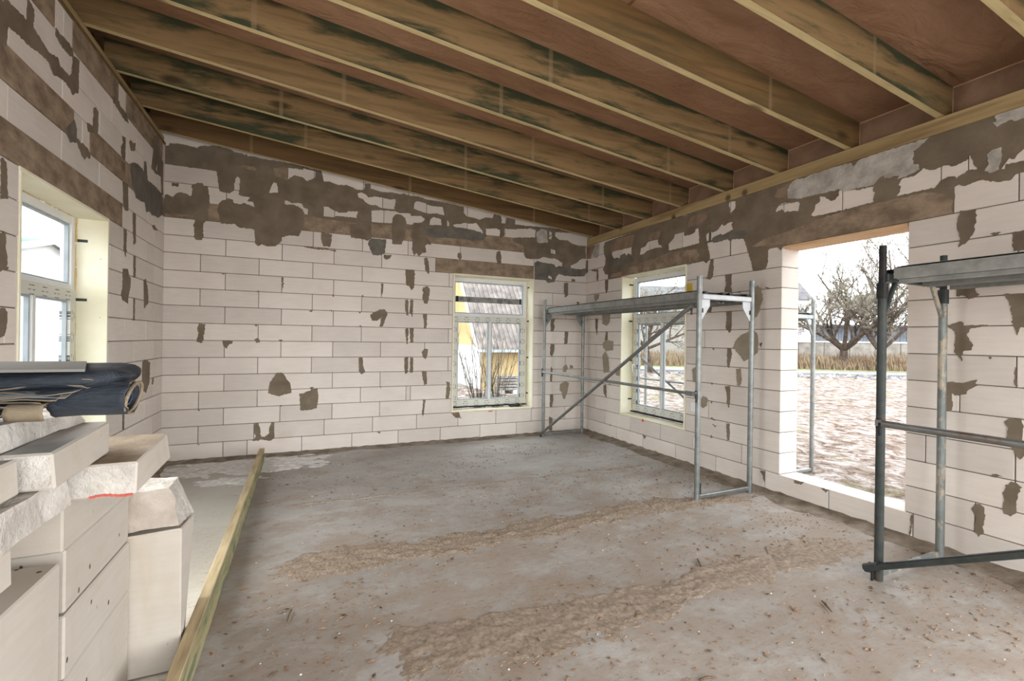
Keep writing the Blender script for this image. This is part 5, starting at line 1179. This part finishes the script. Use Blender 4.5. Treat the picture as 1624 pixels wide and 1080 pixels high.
tag(mesh('floor_crumbs', v1, f1, M['chip']), 'scattered wood chips and crumbs all over the floor slab', 'debris', kind='stuff')
vs = []; fs = []
for k in range(160):
    x = rnd.uniform(1.1, 5.5); y = -0.4 - rnd.random() * 5.0; r_ = rnd.uniform(.002, .006); n0 = len(vs)
    for px_, py_, pz_ in ((-r_, 0, 0), (0, -r_, 0), (r_, 0, 0), (0, r_, 0), (0, 0, r_)): vs.append((x + px_, y + py_, pz_ + .0005))
    fs += [(n0, n0 + 1, n0 + 4), (n0 + 1, n0 + 2, n0 + 4), (n0 + 2, n0 + 3, n0 + 4), (n0 + 3, n0, n0 + 4)]
tag(mesh('white_crumbs', vs, fs, M['plaster']), 'tiny white block crumbs scattered over the floor slab', 'debris', kind='stuff')
for k, (a, b_, lab) in enumerate([((3.90, -4.07), (3.84, -4.16), 'short dark stick on the floor between the two dirt ridges'),
        ((4.17, -4.72), (4.11, -4.81), 'thin splinter on the floor left of the near scaffold foot'),
        ((3.05, -4.90), (3.13, -4.92), 'brown splinter on the floor in front of the near dirt ridge'),
        ((1.43, -3.66), (1.41, -3.77), 'dark curved splinter on the floor near the plank')]):
    o = tag(empty('wood_splinter', (a[0], a[1], .001)), lab, 'splinter', 'splinters lying on the floor')
    q = MB(); dx, dy = b_[0] - a[0], b_[1] - a[1]
    q.tube((0, 0, .006), (dx * .5, dy * .5 + .004, .009), .005, 6, .0065); q.tube((dx * .5, dy * .5 + .004, .009), (dx, dy, .005), .0065, 6, .003)
    q.build('shaft', M['stick'], o)

# ------------------------------------------------------------ outdoors
q = MB(); vs = []; fs = []
GX = [-60, -40, -25, -15, -8, -4] + [-1 + .0 * i for i in range(0)] + [0, 3, 5.9] + [5.9 + .32 * i for i in range(1, 60)] + [26, 29, 33, 38, 46, 60, 90]
GY = [-60, -30, -15, -9] + [-8.6 + .35 * i for i in range(0, 60)] + [14, 17, 20, 24, 30, 40, 60, 90]
for x in GX:
    for y in GY:
        inside = -0.3 < x < W + .3 and YB - .3 < y < .3
        a = .035 if x > 6 or y > .3 else 0
        z = -.1 + a * noise.fractal(Vector((x * 1.3, y * 1.3, 0)), .7, 2.1, 4) + (a and .05 * noise.noise(Vector((x * .6, y * 2.2, 3))))
        if inside: z = -.25
        vs.append((x, y, z))
ny = len(GY)
for i in range(len(GX) - 1):
    for j in range(ny - 1):
        a = i * ny + j; fs.append((a, a + ny, a + ny + 1, a + 1))
q.add(vs, fs); tag(q.build('ground', M['ground'], smooth=True), kind='structure')
# road and verge run obliquely past the house
d0 = Vector((31.66 - 26.99, 7.77 - 10.83, 0)).normalized(); nrm = Vector((-d0.y, d0.x, 0))
p0 = Vector((26.99, 10.83, 0))
def strip(name, off0, off1, z, mat, label, cat, s0=-22, s1=26, kind=None):
    vs = [p0 + d0 * s0 + nrm * off0, p0 + d0 * s1 + nrm * off0, p0 + d0 * s1 + nrm * off1, p0 + d0 * s0 + nrm * off1]
    v8 = [(v.x, v.y, z) for v in vs] + [(v.x, v.y, z - .12) for v in vs]
    o = mesh(name, v8, [(0, 1, 2, 3), (0, 4, 5, 1), (1, 5, 6, 2), (2, 6, 7, 3), (3, 7, 4, 0)], mat)
    return tag(o, label, cat, kind=kind) if kind != 'structure' else tag(o, kind='structure')
strip('road', -3.3, -.7, -.02, M['road'], None, None, kind='structure')
strip('verge', -.7, .5, -.01, M['verge'], None, None, kind='structure')
rnd = random.Random(5); vs = []; fs = []
for k in range(9000):
    s_ = rnd.uniform(-16, 14); o_ = rnd.uniform(-.1, 5.0); p = p0 + d0 * s_ + nrm * o_
    h = rnd.uniform(.35, .85) + .25 * noise.noise(Vector((s_ * .5, o_, 0))) + .04 * o_; w = rnd.uniform(.012, .028); lx, ly = rnd.uniform(-.25, .25), rnd.uniform(-.2, .2); n0 = len(vs)
    vs += [(p.x - d0.x * w, p.y - d0.y * w, -.08), (p.x + d0.x * w, p.y + d0.y * w, -.08), (p.x + lx * .4 + w * .5, p.y + ly * .4, h * .6), (p.x + lx, p.y + ly, h)]
    fs += [(n0, n0 + 1, n0 + 2), (n0, n0 + 2, n0 + 3)]
tag(mesh('dry_grass', vs, fs, M['straw']), 'tall dry straw-coloured grass beyond the road', 'grass', kind='stuff')
vs = []; fs = []
for k in range(520):
    s_ = rnd.uniform(-11, 9); p = p0 + d0 * s_ + nrm * (-4.6 + rnd.gauss(0, .45)); r_ = rnd.uniform(.04, .17); n0 = len(vs)
    for q_ in ((-1, 0, 0), (0, -1, 0), (1, 0, 0), (0, 1, 0), (.2, .1, .8)):
        vs.append((p.x + q_[0] * r_ * rnd.uniform(.7, 1.2), p.y + q_[1] * r_ * rnd.uniform(.7, 1.2), -.09 + q_[2] * r_))
    fs += [(n0, n0 + 1, n0 + 4), (n0 + 1, n0 + 2, n0 + 4), (n0 + 2, n0 + 3, n0 + 4), (n0 + 3, n0, n0 + 4)]
tag(mesh('rubble', vs, fs, M['stone']), 'grey rubble stones strewn on the mud beside the road', 'rubble', kind='stuff')

def tree(loc, h, seed, label, spread=1.0, trunk_h=1.1, trunk_r=.16, limbs=4, kids=(5, 5, 4, 3), ratio=.62, twig='twig', cat='tree', group='bare trees beyond the road', lean=(0, 0)):
    """fruit-tree habit: short trunk, wide crooked limbs, side shoots all along them that turn upwards"""
    rr = random.Random(seed); root = tag(empty('bare_tree', loc), label, cat, group)
    tk = MB(); br = MB(); tw = MB()
    def limb(p, d, L, r, lv):
        n = 4 if lv < 2 else (3 if lv < 4 else 2); pts = [p]; dd = d.copy()
        for i in range(n):
            dd = (dd + Vector((rr.uniform(-1, 1), rr.uniform(-1, 1), rr.uniform(-.35, .75))) * .22).normalized(); pts.append(pts[-1] + dd * L / n)
        tgt = br if lv < 3 else tw; sides = 6 if lv < 2 else (4 if lv < 3 else 3)
        rs = [max(.0095, r * (1 - .62 * i / n)) for i in range(n + 1)]
        for i in range(n): tgt.tube(pts[i], pts[i + 1], rs[i], sides, rs[i + 1], cap=False)
        if lv >= len(kids): return
        for i in range(kids[lv]):
            t_ = .22 + .78 * (i + rr.random()) / kids[lv]; j = min(n - 1, int(t_ * n)); q_ = pts[j].lerp(pts[j + 1], t_ * n - j)
            ax = (pts[j + 1] - pts[j]).normalized(); a = rr.uniform(0, 6.28)
            s1 = ax.cross(Vector((0, 0, 1))); s1 = s1.normalized() if s1.length > .05 else Vector((1, 0, 0)); s2 = ax.cross(s1)
            nd = (ax * rr.uniform(.4, 1.0) + (s1 * math.cos(a) + s2 * math.sin(a)) * rr.uniform(.6, 1.1) + Vector((0, 0, .28))).normalized()
            limb(q_, nd, L * ratio * rr.uniform(.6, 1.1) * (1.15 - .5 * t_), rs[j] * .55, lv + 1)
    p = Vector((0, 0, -.15)); d = Vector((lean[0], lean[1], 1)).normalized(); top = p + d * (trunk_h + .15); mid = p.lerp(top, .5) + Vector((.05, .03, 0))
    tk.tube(p, mid, trunk_r * 1.25, 10, trunk_r, cap=False); tk.tube(mid, top, trunk_r, 10, trunk_r * .85, cap=False)
    for i in range(limbs):
        a = 6.28 * (i + rr.uniform(-.2, .2)) / limbs + seed; el = rr.uniform(.55, 1.3)
        limb(top, Vector((math.cos(a) * spread, math.sin(a) * spread, el)).normalized(), h * .5 * rr.uniform(.8, 1.1), trunk_r * .62, 0)
    limb(top, Vector((.1, .1, 1)), h * .52, trunk_r * .6, 0)
    tk.build('trunk', M['bark'], root); br.build('branches', M['bark'], root); tag(tw.build('twigs', M[twig], root), kind='stuff')
    return root
tree((30.3, 10.3, 0), 7.6, 3, 'wide bare apple tree with forked trunk in the dry grass, seen through the open hole', spread=1.2, trunk_r=.22, kids=(7, 7, 6, 4))
tree((30.6, 8.6, 0), 7.4, 8, 'second bare apple tree right of the forked one, behind the scaffold leg', spread=1.1, trunk_r=.17, kids=(7, 7, 6, 4))
tree((34.0, 10.2, 0), 10.5, 15, 'taller bare tree rising behind the apple trees, at right of the hole', spread=.55, trunk_r=.18, trunk_h=2.0, kids=(6, 6, 5, 3))
tree((27.8, 13.0, 0), 5.6, 21, 'bare apple tree on the verge left of the house with dark gable', spread=1.1, trunk_r=.15, kids=(6, 6, 5, 3))
tree((17.0, 11.5, 0), 5.6, 31, 'bare fruit tree with leaning trunk seen through the right window', spread=1.1, trunk_r=.14, lean=(-.2, .05), kids=(5, 5, 4, 2))
tree((21.0, 17.5, 0), 6.0, 37, 'bare tree in front of the beige building, seen through the right window', spread=1.0, trunk_r=.13, kids=(5, 5, 4, 2))
for k, (x, y) in enumerate(((4.62, 2.15), (4.93, 1.98))):
    rt = tag(empty('bare_shrub', (x, y, -.1)), ('bare shrub of upright stems outside the back window, left pane', 'bare shrub of upright stems outside the back window, right pane')[k], 'shrub', 'bare shrubs outside the back window')
    rr = random.Random(50 + k); st = MB(); tw = MB()
    for i in range(16):
        a = rr.uniform(0, 6.28); d = Vector((math.cos(a) * .34, math.sin(a) * .25, 1)).normalized(); p = Vector((math.cos(a) * .03, math.sin(a) * .03, 0)); L = rr.uniform(1.0, 1.6); r_ = .012
        for s_ in range(4):
            d = (d + Vector((rr.uniform(-.1, .1), rr.uniform(-.1, .1), .04))).normalized(); q_ = p + d * L / 4; st.tube(p, q_, r_, 5, r_ * .75, cap=False); r_ *= .72
            for _ in range(4):
                e_ = (d + Vector((rr.uniform(-.7, .7), rr.uniform(-.7, .7), rr.uniform(0, .3)))).normalized(); tw.tube(q_, q_ + e_ * rr.uniform(.12, .40), .0035, 3, .0015, cap=False)
            p = q_
    q = MB(); q.tube((0, 0, 0), (.02, .01, .5), .035, 8, .022); q.build('trunk', M['bark'], rt)
    st.build('stems', M['bark'], rt); tag(tw.build('twigs', M['twig'], rt), kind='stuff')

# low concrete boundary wall with capping, blue-grey boarded shed, far houses
fw = tag(empty('boundary_wall', (36.6, 17.3, 0)), 'low weathered concrete boundary wall behind the dry grass', 'wall')
L = Vector((44.5 - 36.6, 13.8 - 17.3, 0)); dl = L.normalized()
def obox(name, a, b_, t_, z0, z1, mat, parent, base):
    n_ = Vector((-(b_ - a).y, (b_ - a).x, 0)).normalized() * t_ / 2
    vs = [a - n_, b_ - n_, b_ + n_, a + n_]; v8 = [(v.x - base.x, v.y - base.y, z0) for v in vs] + [(v.x - base.x, v.y - base.y, z1) for v in vs]
    return mesh(name, v8, [(0, 3, 2, 1), (4, 5, 6, 7), (0, 1, 5, 4), (1, 2, 6, 5), (2, 3, 7, 6), (3, 0, 4, 7)], mat, parent)
bs = Vector((36.6, 17.3, 0)); A = bs - dl * 6; B = bs + dl * 14
for i in range(10):
    a = A + (B - A) * i / 10 + dl * .03; b_ = A + (B - A) * (i + 1) / 10 - dl * .03
    obox('wall_panel', a, b_, .14, -.2, 1.55, M['concrete'], fw, bs); obox('capping', a, b_, .24, 1.56, 1.66, M['wall_w'], fw, bs)
sh = tag(empty('shed', (50, 21, 0)), 'long blue-grey boarded shed behind the boundary wall', 'shed'); bs = Vector((50, 21, 0)); ds = Vector((7.3, -3.3, 0)).normalized(); A = bs - ds * 4; B = bs + ds * 12
for i in range(54):
    a = A + ds * .3 * i; obox('board', a, a + ds * .27, .06 + .03 * (i % 2), .1, 3.1, M['bluefence'], sh, bs)
obox('roof', A - ds * .3, B + ds * .6, 2.4, 3.12, 3.3, M['roof_d'], sh, bs)

def house(name, loc, rz, wx, dy, hw, hr, wallm, roofm, label, wins=(), gable_end=True, ribs=0, over=.3, ridge_along='x'):
    """ridge runs along local x; front wall at y=0, house runs to +y"""
    rt = tag(empty(name, loc, rz), label, 'house')
    q = MB(); q.box(0, wx, 0, dy, -.3, hw); q.build('wall', wallm, rt)
    q = MB()
    for x in (0.0, wx - .01): q.prism([(0, hw), (dy, hw), (dy / 2, hr)], x, x + .01, lambda u, v, d: (d, u, v))
    q.build('gable', wallm, rt, fix=True)
    th = .08; s_ = (hr - hw) / (dy / 2)
    for sd in (0, 1):
        y0_, y1_ = (-over, dy / 2) if sd == 0 else (dy + over, dy / 2); z0_ = hw - over * s_; z1_ = hr + .02
        vs = [(-over, y0_, z0_), (wx + over, y0_, z0_), (wx + over, y1_, z1_), (-over, y1_, z1_)]; v8 = vs + [(x, y, z + th) for x, y, z in vs]
        rf = mesh('roof', v8, [(0, 1, 2, 3), (4, 7, 6, 5), (0, 4, 5, 1), (1, 5, 6, 2), (2, 6, 7, 3), (3, 7, 4, 0)], roofm, rt)
        if ribs and sd == 0:
            q = MB(); n = int((wx + 2 * over) / ribs)
            for i in range(n):
                x = -over + ribs * (i + .5); q.tube((x, y0_ - .01, z0_ + th), (x, y1_, z1_ + th), ribs * .26, 6)
            tag(q.build('corrugation', roofm, rf), kind='stuff')
    q = MB()
    for x in (-over, wx + over):
        for y0_ in (-over, dy + over):
            q.prism([(y0_, hw - over * s_ - .12), (y0_, hw - over * s_ + .12), (dy / 2, hr + .14), (dy / 2, hr - .10)], x - .015, x + .015, lambda u, v, d: (d, u, v))
    q.build('barge_board', M['wall_w'], rt, fix=True)
    for (a, b_, c_, d_, fc) in wins:
        if fc == 'f': f = onebox('window', M['pvc'], rt, a, b_, -.05, .02, c_, d_); onebox('pane', M['pane_d'], f, a + .07, b_ - .07, -.06, -.045, c_ + .07, d_ - .07)
        else: f = onebox('window', M['pvc'], rt, -.05, .02, a, b_, c_, d_); onebox('pane', M['pane_d'], f, -.06, -.045, a + .07, b_ - .07, c_ + .07, d_ - .07)
    return rt
yh = house('ochre_house', (6.45, 6.85, -.1), 0, 3.5, 6.0, 1.55, 5.6, M['wall_y'], M['roof'], 'ochre house with grey corrugated roof behind the back window', wins=((1.9, 2.7, .5, 1.3, 'f'),), ribs=.16)
# white lean-to wall on the gable side and eaves gutter
onebox('white_wall', M['wall_w'], yh, -.06, .0, .15, 5.6, -.1, 1.35); onebox('gutter', M['bead'], yh, -.3, 3.8, -.42, -.30, 1.16, 1.24)
# low timber stack by the ochre house
lp = tag(empty('timber_stack', (6.55, 5.75, -.1)), 'low stack of grey boards in front of the ochre house', 'timber stack')
for k in range(5):
    onebox('board', M['log'], lp, 0, .62, 0, .35, .10 + .085 * k, .16 + .085 * k)
for k in range(2): onebox('bearer', M['wall_w'], lp, .05 + .38 * k, .17 + .38 * k, .0, .3, -.02, .09)
house('white_house', (-3.2, 13.5, -.1), 0, 9.0, 6.0, 4.6, 6.8, M['wall_w'], M['roof_d'], 'white house left of the ochre house, behind the back window', wins=((6.0, 6.9, 2.3, 3.5, 'f'), (7.5, 8.3, 2.3, 3.3, 'f')))
house('white_gable_house', (44.5, 31.0, -.1), R(-28), 9.0, 8.0, 6.6, 9.6, M['wall_w'], M['roof_d'], 'white house with dark roof far beyond the trees', wins=((1, 2.2, 3.4, 4.8, 'f'),))
house('beige_house', (24.5, 28.0, -.1), R(-20), 13.0, 8.0, 5.4, 6.9, M['wall_g'], M['roof_d'], 'beige house with flat grey roof seen through the right window', wins=((1.2, 2.2, 3.2, 4.5, 'f'), (3.6, 4.6, 3.2, 4.5, 'f'), (6, 7, 3.2, 4.5, 'f')))
house('left_white_house', (-17, 16, -.1), R(-10), 8.5, 7.0, 4.2, 5.2, M['wall_w'], M['greenroof'], 'white house outside the left window', wins=((5.6, 7.6, 2.1, 2.9, 'f'), (2, 3.2, 2.1, 2.9, 'f')))
# board lying across the outside of the back window
xb = tag(empty('outside_board', (3.53, .30, 2.02)), 'grey board fixed across the outside of the back window upper pane', 'board')
onebox('plank', M['log'], xb, 0, 1.10, 0, .03, 0, .085, c=.004)
for x in (.02, 1.08): onebox('end_block', M['black'], xb, x - .02, x + .02, -.015, 0, .0, .085)
